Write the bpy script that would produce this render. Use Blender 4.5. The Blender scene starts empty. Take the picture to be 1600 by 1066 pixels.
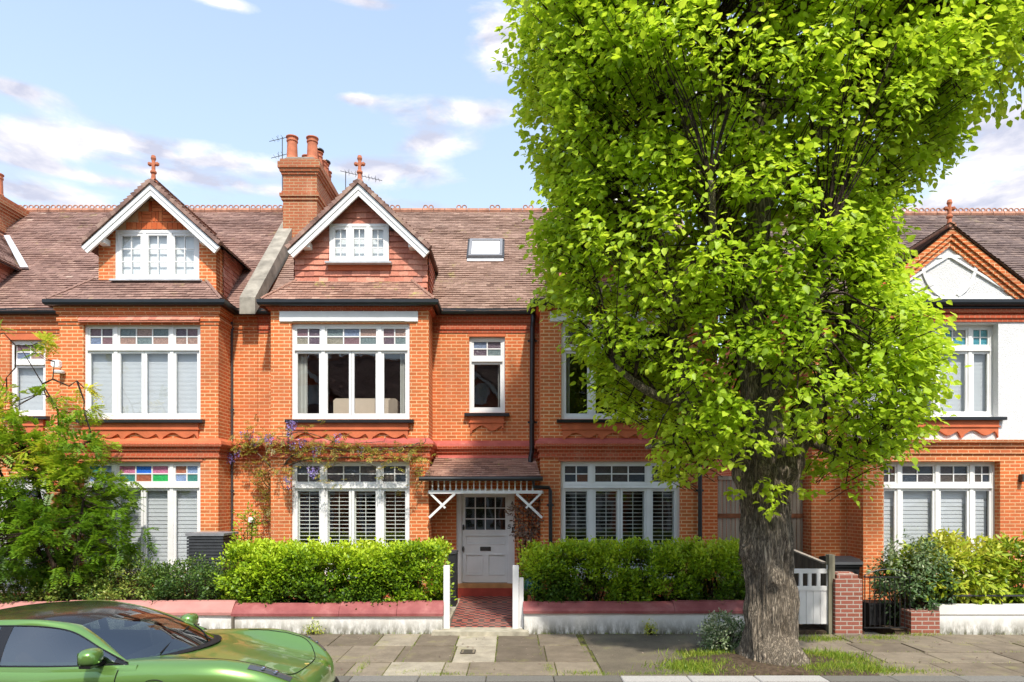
import bpy, math, random
import numpy as np
from mathutils import Vector, noise, Matrix
random.seed(7); rng = np.random.default_rng(7)
R = math.radians
# ------------------------------------------------------------------ camera, sky, sun, exposure
S = bpy.context.scene
C = S.collection
F = 1067.0; CH = 2.4; HY = 780.0
cam = bpy.data.cameras.new('camera'); camo = bpy.data.objects.new('camera', cam); C.objects.link(camo)
camo.location = (0, 0, CH); camo.rotation_euler = (R(90), 0, 0)
cam.sensor_width = 36; cam.lens = 24.0; cam.shift_y = 247/1600; cam.clip_end = 2000; cam.clip_start = 0.05
S.camera = camo
S.render.resolution_x = 1024; S.render.resolution_y = 682
S.view_settings.view_transform = 'Standard'; S.view_settings.look = 'None'
S.view_settings.gamma = 1; S.view_settings.exposure = 1.36
SUN_EL = R(53); SUN_AZ = R(13)          # sun behind the camera, a little to the right
sund = bpy.data.lights.new('sun', 'SUN'); sund.energy = 2.0; sund.angle = R(2.0); sund.color = (1, .95, .87)
suno = bpy.data.objects.new('sun', sund); C.objects.link(suno)
sd = Vector((math.sin(SUN_AZ)*math.cos(SUN_EL), -math.cos(SUN_AZ)*math.cos(SUN_EL), math.sin(SUN_EL)))
suno.rotation_euler = sd.to_track_quat('Z', 'Y').to_euler(); suno.location = sd*60

def px(x, y, Y):
    return ((x-800)*Y/F, Y, CH+(HY-y)*Y/F)
def X_(x, Y): return (x-800)*Y/F
def Z_(y, Y): return CH+(HY-y)*Y/F

class NT:
    def __init__(s, tree): s.t = tree; s.n = tree.nodes; s.l = tree.links
    def new(s, ty, **kw):
        n = s.n.new(ty)
        for k, v in kw.items():
            if k.startswith('i_'):
                n.inputs[k[2:].replace('_', ' ')].default_value = v
            else: setattr(n, k, v)
        return n
    def link(s, a, b): s.l.new(a, b)
    def math(s, op, a, b=None, c=None, clamp=False):
        n = s.n.new('ShaderNodeMath'); n.operation = op; n.use_clamp = clamp
        for i, v in enumerate((a, b, c)):
            if v is None: continue
            if isinstance(v, (int, float)): n.inputs[i].default_value = v
            else: s.link(v, n.inputs[i])
        return n.outputs[0]
    def mix(s, fac, a, b, blend='MIX'):
        n = s.n.new('ShaderNodeMix'); n.data_type = 'RGBA'; n.blend_type = blend
        for sock, v in ((n.inputs[0], fac), (n.inputs[6], a), (n.inputs[7], b)):
            if isinstance(v, (int, float)): sock.default_value = v
            elif isinstance(v, (tuple, list)): sock.default_value = (*v[:3], 1)
            else: s.link(v, sock)
        return n.outputs[2]
    def noise(s, vec, scale, detail=4, rough=.55, dist=0):
        n = s.n.new('ShaderNodeTexNoise'); n.inputs['Scale'].default_value = scale
        n.inputs['Detail'].default_value = detail; n.inputs['Roughness'].default_value = rough
        n.inputs['Distortion'].default_value = dist
        if vec is not None: s.link(vec, n.inputs['Vector'])
        return n.outputs[0]
    def ramp(s, fac, stops, interp='LINEAR'):
        n = s.n.new('ShaderNodeValToRGB'); cr = n.color_ramp; cr.interpolation = interp
        while len(cr.elements) < len(stops): cr.elements.new(.5)
        for e, (p, c) in zip(cr.elements, stops):
            e.position = p; e.color = (*c[:3], 1) if isinstance(c, (tuple, list)) else (c, c, c, 1)
        s.link(fac, n.inputs[0]); return n.outputs[0]
    def mapping(s, vec, scale=(1, 1, 1), loc=(0, 0, 0)):
        n = s.n.new('ShaderNodeMapping'); n.inputs['Scale'].default_value = scale; n.inputs['Location'].default_value = loc
        s.link(vec, n.inputs['Vector']); return n.outputs[0]

W = bpy.data.worlds.new('World'); S.world = W; W.use_nodes = True
w = NT(W.node_tree); w.n.clear()
sky = w.new('ShaderNodeTexSky', sky_type='NISHITA', sun_disc=False, sun_elevation=SUN_EL)
sky.sun_rotation = math.pi - SUN_AZ; sky.air_density = 1.0; sky.dust_density = 1.2; sky.ozone_density = 1.5; sky.altitude = 50
tc = w.new('ShaderNodeTexCoord')
sep = w.new('ShaderNodeSeparateXYZ'); w.link(tc.outputs['Generated'], sep.inputs[0])
el = w.math('ARCSINE', sep.outputs[2])
az = w.math('ARCTAN2', sep.outputs[0], sep.outputs[1])
cmb = w.new('ShaderNodeCombineXYZ'); w.link(az, cmb.inputs[0]); w.link(el, cmb.inputs[2])
nv = w.mapping(cmb.outputs[0], (1, 1, 2.6), (3.1, 0, .4))
n1 = w.noise(nv, 13, 8, .62, .3)
n2 = w.noise(w.mapping(cmb.outputs[0], (1, 1, 3.5)), 3.2, 5, .55)
def blob(cx_, cy_, rx, ry):
    a = math.atan((cx_-800)/F); e = math.atan((HY-cy_)/math.hypot(F, cx_-800))
    k = math.cos(a)/F
    dx = w.math('MULTIPLY', w.math('SUBTRACT', az, a), 1/(rx*k)); dy = w.math('MULTIPLY', w.math('SUBTRACT', el, e), 1/(ry*k))
    d2 = w.math('ADD', w.math('MULTIPLY', dx, dx), w.math('MULTIPLY', dy, dy))
    return w.math('EXPONENT', w.math('MULTIPLY', d2, -1.0))
tot = None
for b in [(20, 215, 75, 22), (150, 222, 90, 22), (330, 248, 120, 18), (60, 258, 190, 9), (700, 176, 110, 17), (680, 226, 62, 16), (775, 60, 45, 52),
          (1575, 205, 90, 55), (1560, 290, 120, 40), (30, 142, 60, 14), (600, 270, 110, 18), (1500, 320, 200, 16), (430, 300, 260, 9), (60, 300, 130, 18), (560, 155, 26, 6), (330, -2, 60, 8), (560, 2, 60, 8), (1100, 120, 160, 60)]:
    o_ = blob(*b); tot = o_ if tot is None else w.math('ADD', tot, o_)
# generic clouds in the rest of the sky
back = w.math('MULTIPLY', w.math('SUBTRACT', n2, .5), 2.2)
dens = w.math('ADD', tot, w.math('MULTIPLY', back, .5))
dens = w.math('MULTIPLY', dens, w.math('MULTIPLY_ADD', n1, 2.8, -.55))
cl = w.math('MULTIPLY', w.math('SUBTRACT', dens, .22), 1.7, clamp=True)
shade = w.noise(w.mapping(cmb.outputs[0], (1, 1, 2.6), (3.1, 0, .425)), 9, 6, .55, .3)
ccol = w.ramp(shade, [(.40, (3.4, 3.3, 3.25)), (.50, (2.5, 2.45, 2.65)), (.60, (1.75, 1.8, 2.2))])
veil = w.math('MULTIPLY', w.math('EXPONENT', w.math('MULTIPLY', el, -1.5)), .97, clamp=True)
skyc = w.mix(1.0, sky.outputs[0], (.98, 1.0, .92), 'MULTIPLY')
skyc = w.mix(veil, skyc, (2.15, 2.42, 2.85))
col = w.mix(w.math('MULTIPLY', cl, .93), skyc, ccol)
bg = w.new('ShaderNodeBackground'); bg.inputs['Strength'].default_value = .15
w.link(col, bg.inputs[0]); wo = w.new('ShaderNodeOutputWorld'); w.link(bg.outputs[0], wo.inputs[0])

# ------------------------------------------------------------------ materials
M = {}
def mat(name, rough=.8, spec=.3, coord='UV'):
    m = bpy.data.materials.new(name); m.use_nodes = True; M[name] = m
    t = NT(m.node_tree); p = m.node_tree.nodes['Principled BSDF']
    p.inputs['Roughness'].default_value = rough; p.inputs['Specular IOR Level'].default_value = spec
    tcn = t.new('ShaderNodeTexCoord'); geo = t.new('ShaderNodeNewGeometry')
    t.uv = tcn.outputs['UV']; t.pos = geo.outputs['Position']; t.p = p; t.m = m
    return t
def setc(t, c): 
    if isinstance(c, (tuple, list)): t.p.inputs['Base Color'].default_value = (*c[:3], 1)
    else: t.link(c, t.p.inputs['Base Color'])
def bump(t, h, strength=.5, dist=.01):
    b = t.new('ShaderNodeBump'); b.inputs['Strength'].default_value = strength; b.inputs['Distance'].default_value = dist
    t.link(h, b.inputs['Height']); t.link(b.outputs[0], t.p.inputs['Normal'])
def attr(t, n='tint'):
    a = t.new('ShaderNodeAttribute'); a.attribute_name = n; return a.outputs['Fac']
def plain(name, c, rough=.7, spec=.3, var=.12, scale=6, bmp=0):
    t = mat(name, rough, spec); n = t.noise(t.pos, scale, 5)
    a = tuple(v*(1-var) for v in c); b = tuple(min(1, v*(1+var)) for v in c)
    setc(t, t.ramp(n, [(.3, a), (.7, b)]))
    if bmp: bump(t, t.noise(t.pos, scale*8, 4), bmp, .004)
    return t
def brick(name, c1, c2, mortar, stain=.5, bw=.225, msize=.0105):
    t = mat(name, .85, .25)
    br = t.new('ShaderNodeTexBrick'); br.offset = .5
    wob = t.noise(t.pos, 2.0, 3)
    t.link(t.uv, br.inputs['Vector']); br.inputs['Scale'].default_value = 1
    br.inputs['Color1'].default_value = (*c1, 1); br.inputs['Color2'].default_value = (*c2, 1); br.inputs['Mortar'].default_value = (*mortar, 1)
    br.inputs['Brick Width'].default_value = bw; br.inputs['Row Height'].default_value = .075
    br.inputs['Mortar Size'].default_value = msize; br.inputs['Mortar Smooth'].default_value = .3; br.inputs['Bias'].default_value = -.2
    # a second brick layout to make a few bricks darker / paler
    b2 = t.new('ShaderNodeTexBrick'); b2.offset = .5; t.link(t.uv, b2.inputs['Vector']); b2.inputs['Scale'].default_value = 1
    b2.inputs['Color1'].default_value = (.45, .4, .42, 1); b2.inputs['Color2'].default_value = (1.25, 1.2, 1.15, 1); b2.inputs['Mortar'].default_value = (1, 1, 1, 1)
    b2.inputs['Brick Width'].default_value = bw; b2.inputs['Row Height'].default_value = .075; b2.inputs['Mortar Size'].default_value = msize; b2.inputs['Bias'].default_value = .35
    c = t.mix(.7, br.outputs[0], b2.outputs[0], 'MULTIPLY')
    n = t.noise(t.pos, .7, 5, .6)
    c = t.mix(t.math('MULTIPLY', t.ramp(n, [(.45, 0.0), (.75, 1.0)]), stain), c, (.30, .10, .05))
    n3 = t.noise(t.mapping(t.pos, (1, 1, .25)), 1.6, 6, .65)
    c = t.mix(t.math('MULTIPLY', t.ramp(n3, [(.56, 0.0), (.75, 1.0)]), .35*stain+.1), c, (.60, .38, .25))
    n4 = t.noise(t.pos, 60, 3)
    c = t.mix(.35, c, t.ramp(n4, [(.3, .65), (.7, 1.25)]), 'MULTIPLY')
    setc(t, c)
    hh = t.math('ADD', t.math('MULTIPLY', br.outputs['Fac'], -1.0), t.math('MULTIPLY', n4, .6))
    bump(t, hh, .6, .006)
    return t
brick('brick_red', (.60, .165, .052), (.47, .100, .032), (.74, .43, .23))
brick('brick_fresh', (.66, .185, .055), (.52, .112, .034), (.82, .50, .26), .6)
brick('brick_band', (.50, .105, .045), (.42, .075, .035), (.52, .20, .11), .4, .11)
brick('brick_pier', (.30, .10, .065), (.22, .075, .06), (.42, .36, .30), .3)
brick('brick_chimney', (.42, .14, .06), (.30, .085, .04), (.46, .32, .18), .9)
def tiles(name, stops, lichen=.0, darken=.35, region=None):
    t = mat(name, .85, .25)
    a = attr(t); c = t.ramp(a, stops)
    n = t.noise(t.pos, .55, 5, .6); c = t.mix(t.math('MULTIPLY', t.ramp(n, [(.42, 0.0), (.7, 1.0)]), darken), c, (.13, .085, .075))
    n2 = t.noise(t.pos, 30, 4, .7); c = t.mix(.6, c, t.ramp(n2, [(.3, .55), (.7, 1.4)]), 'MULTIPLY')
    if lichen:
        n3 = t.noise(t.pos, 2.3, 7, .72); c = t.mix(t.math('MULTIPLY', t.ramp(n3, [(.6, 0.0), (.7, 1.0)]), lichen), c, (.42, .40, .10))
        n5 = t.noise(t.pos, 9, 5, .7); c = t.mix(t.math('MULTIPLY', t.ramp(n5, [(.62, 0.0), (.72, 1.0)]), lichen*.8), c, (.45, .40, .34))
    setc(t, c); bump(t, n2, .4, .004); return t
tiles('roof_tiles', [(0, (.15, .085, .068)), (.3, (.23, .135, .108)), (.6, (.31, .185, .147)), (.88, (.38, .245, .19)), (1, (.47, .34, .27))], .35)
tiles('roof_tiles_lichen', [(0, (.16, .095, .07)), (.3, (.25, .155, .115)), (.6, (.33, .21, .16)), (.88, (.40, .265, .20)), (1, (.48, .35, .27))], .45, .3)
tiles('roof_tiles_grey', [(0, (.11, .075, .07)), (.4, (.17, .12, .105)), (.8, (.25, .175, .145)), (1, (.33, .25, .21))], .15)
tiles('roof_tiles_mossy', [(0, (.18, .10, .075)), (.5, (.33, .18, .13)), (1, (.48, .30, .22))], .9, .2)
tiles('hung_tiles', [(0, (.34, .12, .085)), (.5, (.58, .22, .145)), (.85, (.70, .33, .23)), (1, (.30, .15, .13))], 0, .15)
plain('white_paint', (.78, .77, .75), .5, .35, .07, 2.2)
t = mat('white_wall', .75, .25)
n = t.noise(t.pos, 3, 6, .65); sp = t.new('ShaderNodeSeparateXYZ'); t.link(t.pos, sp.inputs[0])
g = t.math('MULTIPLY_ADD', sp.outputs[2], -3.4, 1.0, clamp=True)
c = t.ramp(n, [(.3, (.70, .67, .60)), (.7, (.82, .80, .76))])
st = t.math('MULTIPLY', g, t.ramp(t.noise(t.mapping(t.pos, (1, 1, .35)), 9, 6, .7), [(.34, 0.0), (.56, 1.0)]))
c = t.mix(st, c, (.14, .13, .09)); setc(t, c); bump(t, t.noise(t.pos, 25, 5), .4, .01)
t = mat('pebbledash', .85, .2); nn = t.noise(t.pos, 55, 4, .7)
setc(t, t.ramp(nn, [(.3, (.62, .61, .6)), (.5, (.80, .79, .78))])); bump(t, nn, 1, .02)
plain('terracotta', (.50, .17, .09), .8, .2, .25, 5, .3)
plain('ridge_terracotta', (.42, .21, .14), .85, .2, .35, 7, .3)
plain('orange_apron', (.56, .145, .06), .75, .3, .15, 4)
t = mat('coping_red', .7, .35); n = t.noise(t.pos, 2.2, 7, .65)
setc(t, t.ramp(n, [(.25, (.20, .045, .045)), (.5, (.30, .085, .08)), (.66, (.40, .15, .135)), (.74, (.55, .36, .32))])); bump(t, n, .3, .01)
t = mat('band_red', .7, .35); n = t.noise(t.pos, 3.5, 6, .65)
setc(t, t.ramp(n, [(.3, (.38, .075, .06)), (.6, (.50, .12, .09)), (.78, (.55, .28, .2))]))
plain('coping_stone', (.30, .27, .22), .9, .2, .35, 4, .5)
plain('lead', (.50, .51, .53), .6, .4, .2, 5)
plain('black_gutter', (.012, .013, .015), .35, .5, .2, 5)
plain('black_plastic', (.02, .021, .023), .5, .4, .2, 8)
plain('slat_grey', (.045, .047, .052), .55, .4, .2, 10)
plain('slat_top', (.22, .22, .23), .5, .4, .1, 10)
plain('iron', (.015, .015, .016), .45, .5, .2, 10)
plain('dark_metal', (.05, .045, .04), .4, .5, .2, 10)
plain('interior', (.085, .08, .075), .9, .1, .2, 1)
plain('blind_white', (.56, .56, .59), .7, .2, .03, 3)
plain('net_white', (.84, .84, .85), .8, .1, .03, 3)
plain('curtain', (.72, .70, .66), .85, .1, .05, 3)
plain('sofa', (.60, .48, .38), .8, .1, .05, 3)
plain('shutter_white', (.78, .78, .74), .5, .3, .03, 3)
def wood(name, c, ws=(14, 14, .7)):
    t = mat(name, .85, .2); n = t.noise(t.mapping(t.pos, ws), 1.6, 6, .65)
    n2 = t.noise(t.mapping(t.pos, (8, 8, .1)), 1, 1)
    cc = t.ramp(n, [(.25, tuple(v*.55 for v in c)), (.6, c), (.85, tuple(min(1, v*1.3) for v in c))])
    setc(t, t.mix(.5, cc, t.ramp(n2, [(.35, .6), (.65, 1.25)]), 'MULTIPLY')); bump(t, n, .5, .006)
wood('fence_wood', (.42, .36, .29)); wood('fence_dark', (.20, .17, .13)); wood('rail_rust', (.30, .12, .06), (1, 10, 10)); wood('post_wood', (.26, .24, .17))
plain('step_stone', (.40, .36, .27), .9, .2, .3, 6, .4)
plain('sill_orange', (.50, .25, .10), .7, .3, .2, 6)
plain('step_red', (.40, .06, .04), .6, .3, .15, 6)
plain('green_glaze', (.01, .10, .07), .15, .6, .2, 6)
plain('flower', (.42, .30, .66), .7, .2, .25, 30)
# glass
def glassmat(name, tintc=(.93, .96, .95), refl=1.0, rough=.0):
    m = bpy.data.materials.new(name); m.use_nodes = True; M[name] = m; t = NT(m.node_tree); t.n.clear()
    geo = t.new('ShaderNodeNewGeometry')
    dp = t.new('ShaderNodeVectorMath', operation='DOT_PRODUCT'); t.link(geo.outputs['Incoming'], dp.inputs[0]); t.link(geo.outputs['Normal'], dp.inputs[1])
    sch = t.math('POWER', t.math('SUBTRACT', 1.0, t.math('ABSOLUTE', dp.outputs['Value']), clamp=True), 5.0)
    lw = t.math('MULTIPLY_ADD', sch, .88, .10*refl, clamp=True)
    n = t.noise(geo.outputs['Position'], 1.3, 2); b = t.new('ShaderNodeBump'); b.inputs['Strength'].default_value = .25; b.inputs['Distance'].default_value = .02
    t.link(n, b.inputs['Height'])
    tr = t.new('ShaderNodeBsdfTransparent'); tr.inputs[0].default_value = (*tintc, 1)
    gl = t.new('ShaderNodeBsdfGlossy'); gl.inputs['Roughness'].default_value = rough; t.link(b.outputs[0], gl.inputs['Normal'])
    mx = t.new('ShaderNodeMixShader'); t.link(lw, mx.inputs[0]); t.link(tr.outputs[0], mx.inputs[1]); t.link(gl.outputs[0], mx.inputs[2])
    o = t.new('ShaderNodeOutputMaterial'); t.link(mx.outputs[0], o.inputs[0])
glassmat('glass'); glassmat('car_glass', (.30, .34, .32), 2.2)
def leaded(name, stops, emis=0):
    t = mat(name, .22, .6); a = attr(t)
    c = t.ramp(a, stops, 'CONSTANT'); n = t.noise(t.pos, 28, 3, .6, 1.5)
    setc(t, t.mix(.6, c, t.ramp(n, [(.35, .45), (.65, 1.5)]), 'MULTIPLY')); bump(t, n, .8, .012)
leaded('leaded_soft', [(0, (.17, .09, .10)), (.17, (.13, .17, .17)), (.34, (.30, .19, .15)), (.5, (.15, .19, .28)), (.66, (.22, .20, .15)), (.83, (.10, .065, .085))])
leaded('leaded_dark', [(0, (.05, .04, .04)), (.25, (.07, .055, .045)), (.5, (.035, .045, .06)), (.7, (.055, .05, .05)), (.88, (.12, .05, .03))])
leaded('leaded_bright', [(0, (.50, .16, .28)), (.17, (.02, .14, .60)), (.34, (.05, .20, .17)), (.5, (.34, .11, .06)), (.66, (.03, .38, .10)), (.83, (.22, .30, .48))])
leaded('leaded_teal', [(0, (.05, .24, .30)), (.25, (.36, .33, .15)), (.5, (.20, .15, .13)), (.7, (.08, .28, .30)), (.88, (.30, .28, .24))])
# greenery
def leafmat(name, stops, trans=.45, rough=.45, tcol=None):
    m = bpy.data.materials.new(name); m.use_nodes = True; M[name] = m; t = NT(m.node_tree); p = m.node_tree.nodes['Principled BSDF']
    a = attr(t); c = t.ramp(a, stops); t.link(c, p.inputs['Base Color']); p.inputs['Roughness'].default_value = rough
    p.inputs['Specular IOR Level'].default_value = .4
    tr = t.new('ShaderNodeBsdfTranslucent'); hs = t.new('ShaderNodeHueSaturation'); hs.inputs['Value'].default_value = 1.25; hs.inputs['Hue'].default_value = .485
    t.link(c, hs.inputs['Color']); t.link(hs.outputs[0], tr.inputs[0])
    mx = t.new('ShaderNodeMixShader'); mx.inputs[0].default_value = trans
    t.link(p.outputs[0], mx.inputs[1]); t.link(tr.outputs[0], mx.inputs[2])
    o = t.n['Material Output']; t.link(mx.outputs[0], o.inputs[0])
leafmat('lime_leaf', [(0, (.27, .42, .02)), (.5, (.44, .62, .028)), (1, (.62, .76, .07))], .5)
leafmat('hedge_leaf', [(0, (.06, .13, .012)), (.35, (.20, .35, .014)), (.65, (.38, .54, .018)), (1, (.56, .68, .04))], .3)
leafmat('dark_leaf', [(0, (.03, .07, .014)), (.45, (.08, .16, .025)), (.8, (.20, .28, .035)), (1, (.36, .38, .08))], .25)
leafmat('feather_leaf', [(0, (.07, .16, .012)), (.4, (.18, .34, .015)), (.8, (.36, .50, .03)), (1, (.62, .60, .05))], .4)
leafmat('laurel_leaf', [(0, (.06, .14, .014)), (.35, (.26, .38, .02)), (.65, (.47, .53, .035)), (1, (.66, .63, .10))], .3)
leafmat('variegated_leaf', [(0, (.03, .08, .02)), (.5, (.09, .17, .05)), (.8, (.24, .32, .14)), (1, (.62, .64, .42))], .25)
leafmat('wisteria_leaf', [(0, (.10, .13, .02)), (.5, (.26, .25, .03)), (.8, (.42, .28, .06)), (1, (.45, .45, .05))], .4)
leafmat('petal', [(0, (.22, .15, .45)), (.5, (.38, .28, .66)), (1, (.60, .52, .82))], .3)
leafmat('dead_leaf', [(0, (.09, .05, .035)), (.6, (.22, .14, .10)), (1, (.36, .27, .2))], .15)
leafmat('grass_blade', [(0, (.12, .22, .02)), (.5, (.24, .36, .03)), (1, (.46, .48, .08))], .3)
def bark(name, c, s=1):
    t = mat(name, .95, .15); n = t.noise(t.mapping(t.pos, (9*s, 9*s, 1.35*s)), 1.5, 7, .7, .6)
    n = t.math('MULTIPLY_ADD', t.math('ABSOLUTE', t.math('SUBTRACT', n, .5)), 3.2, .26)
    n2 = t.noise(t.pos, 1.4, 4)
    cc = t.ramp(n, [(.3, tuple(v*.3 for v in c)), (.5, c), (.72, tuple(min(1, v*1.7) for v in c))])
    setc(t, t.mix(.5, cc, t.ramp(n2, [(.3, .7), (.7, 1.3)]), 'MULTIPLY')); bump(t, n, 1, .03)
bark('lime_bark', (.36, .295, .22), 1.9); bark('twig_bark', (.10, .07, .05), 2); bark('vine_bark', (.30, .22, .15), 3)
# ground
t = mat('asphalt_road', .9, .2); n = t.noise(t.pos, 90, 4, .8); n2 = t.noise(t.pos, .6, 5)
setc(t, t.mix(.5, t.ramp(n, [(.3, (.035, .035, .035)), (.7, (.09, .088, .085))]), t.ramp(n2, [(.3, .7), (.7, 1.3)]), 'MULTIPLY')); bump(t, n, .5, .005)
t = mat('tarmac_path', .95, .15); n = t.noise(t.pos, 70, 5, .8); n2 = t.noise(t.pos, 1.1, 6, .6)
c = t.mix(.7, t.ramp(n, [(.3, (.10, .082, .058)), (.7, (.20, .17, .125))]), t.ramp(n2, [(.3, .6), (.7, 1.35)]), 'MULTIPLY')
setc(t, t.mix(t.math('MULTIPLY', t.ramp(t.noise(t.pos, 2.2, 7, .7), [(.55, 0.0), (.72, 1.0)]), .5), c, (.19, .19, .06))); bump(t, n, .6, .006)
t = mat('paving_stone', .9, .2); a = attr(t)
c = t.ramp(a, [(0, (.12, .095, .068)), (.4, (.19, .152, .108)), (.7, (.25, .205, .148)), (1, (.42, .37, .28))])
n = t.noise(t.pos, 3, 8, .7); c = t.mix(.7, c, t.ramp(n, [(.3, .62), (.7, 1.35)]), 'MULTIPLY')
n3 = t.noise(t.pos, 55, 4, .8); c = t.mix(.5, c, t.ramp(n3, [(.3, .7), (.7, 1.3)]), 'MULTIPLY')
c = t.mix(t.math('MULTIPLY', t.ramp(t.noise(t.pos, 1.7, 7, .7), [(.56, 0.0), (.72, 1.0)]), .45), c, (.30, .29, .08))
setc(t, c); bump(t, n3, .35, .005)
t = mat('joint_moss', 1, .1); n = t.noise(t.pos, 3.5, 6, .7); setc(t, t.ramp(n, [(.35, (.06, .05, .035)), (.6, (.15, .15, .04)), (.75, (.28, .30, .06))])); bump(t, t.noise(t.pos, 80, 3), .8, .01)
plain('mortar', (.66, .40, .22), .9, .2, .1, 20)
t = mat('brick_piece', .85, .2); setc(t, t.ramp(attr(t), [(0, (.52, .11, .035)), (.5, (.62, .17, .06)), (1, (.70, .22, .08))]))
t = mat('kerb_stone', .85, .2); n = t.noise(t.pos, 45, 4, .7); setc(t, t.mix(.5, t.ramp(attr(t), [(0, (.12, .11, .09)), (1, (.42, .40, .37))]), t.ramp(n, [(.3, .6), (.7, 1.4)]), 'MULTIPLY'))
plain('granite', (.30, .28, .25), .85, .25, .25, 40, .3)
plain('soil', (.085, .06, .04), 1, .1, .5, 20, 1)
t = mat('path_tiles', .6, .35)
ck = t.new('ShaderNodeTexChecker'); t.link(t.pos, ck.inputs['Vector']); ck.inputs['Scale'].default_value = 1/.105
ck.inputs['Color1'].default_value = (.34, .085, .06, 1); ck.inputs['Color2'].default_value = (.045, .03, .032, 1)
rot = t.new('ShaderNodeMapping'); rot.inputs['Rotation'].default_value = (0, 0, R(0)); t.link(t.pos, rot.inputs['Vector']); t.link(rot.outputs[0], ck.inputs['Vector'])
n = t.noise(t.pos, 5, 5, .65); setc(t, t.mix(t.math('MULTIPLY', t.ramp(n, [(.4, 0.0), (.7, 1.0)]), .45), ck.outputs[0], (.36, .26, .2)))
# car
t = mat('car_paint', .28, .5); t.p.inputs['Metallic'].default_value = .55; t.p.inputs['Coat Weight'].default_value = 1; t.p.inputs['Coat Roughness'].default_value = .02
fl = t.noise(t.pos, 900, 2); setc(t, t.mix(fl, (.13, .26, .055), (.21, .38, .09)))
plain('car_black', (.014, .013, .013), .2, .25, .1, 3); M['car_black'].node_tree.nodes['Principled BSDF'].inputs['Coat Weight'].default_value = .35
plain('car_seam', (.008, .008, .008), .6, .3, .1, 3)
plain('rubber', (.02, .02, .02), .8, .2, .2, 20); plain('alloy', (.35, .36, .37), .25, .5, .1, 3); M['alloy'].node_tree.nodes['Principled BSDF'].inputs['Metallic'].default_value = 1
plain('car_trim', (.06, .055, .05), .7, .2, .2, 3); plain('tan_leather', (.22, .12, .07), .7, .2, .1, 3); plain('gold', (.55, .40, .12), .3, .5, .1, 3)
plain('lamp_glass', (.07, .075, .08), .05, .8, .1, 3); plain('chrome', (.7, .7, .72), .08, .5, .05, 3); M['chrome'].node_tree.nodes['Principled BSDF'].inputs['Metallic'].default_value = 1
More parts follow.
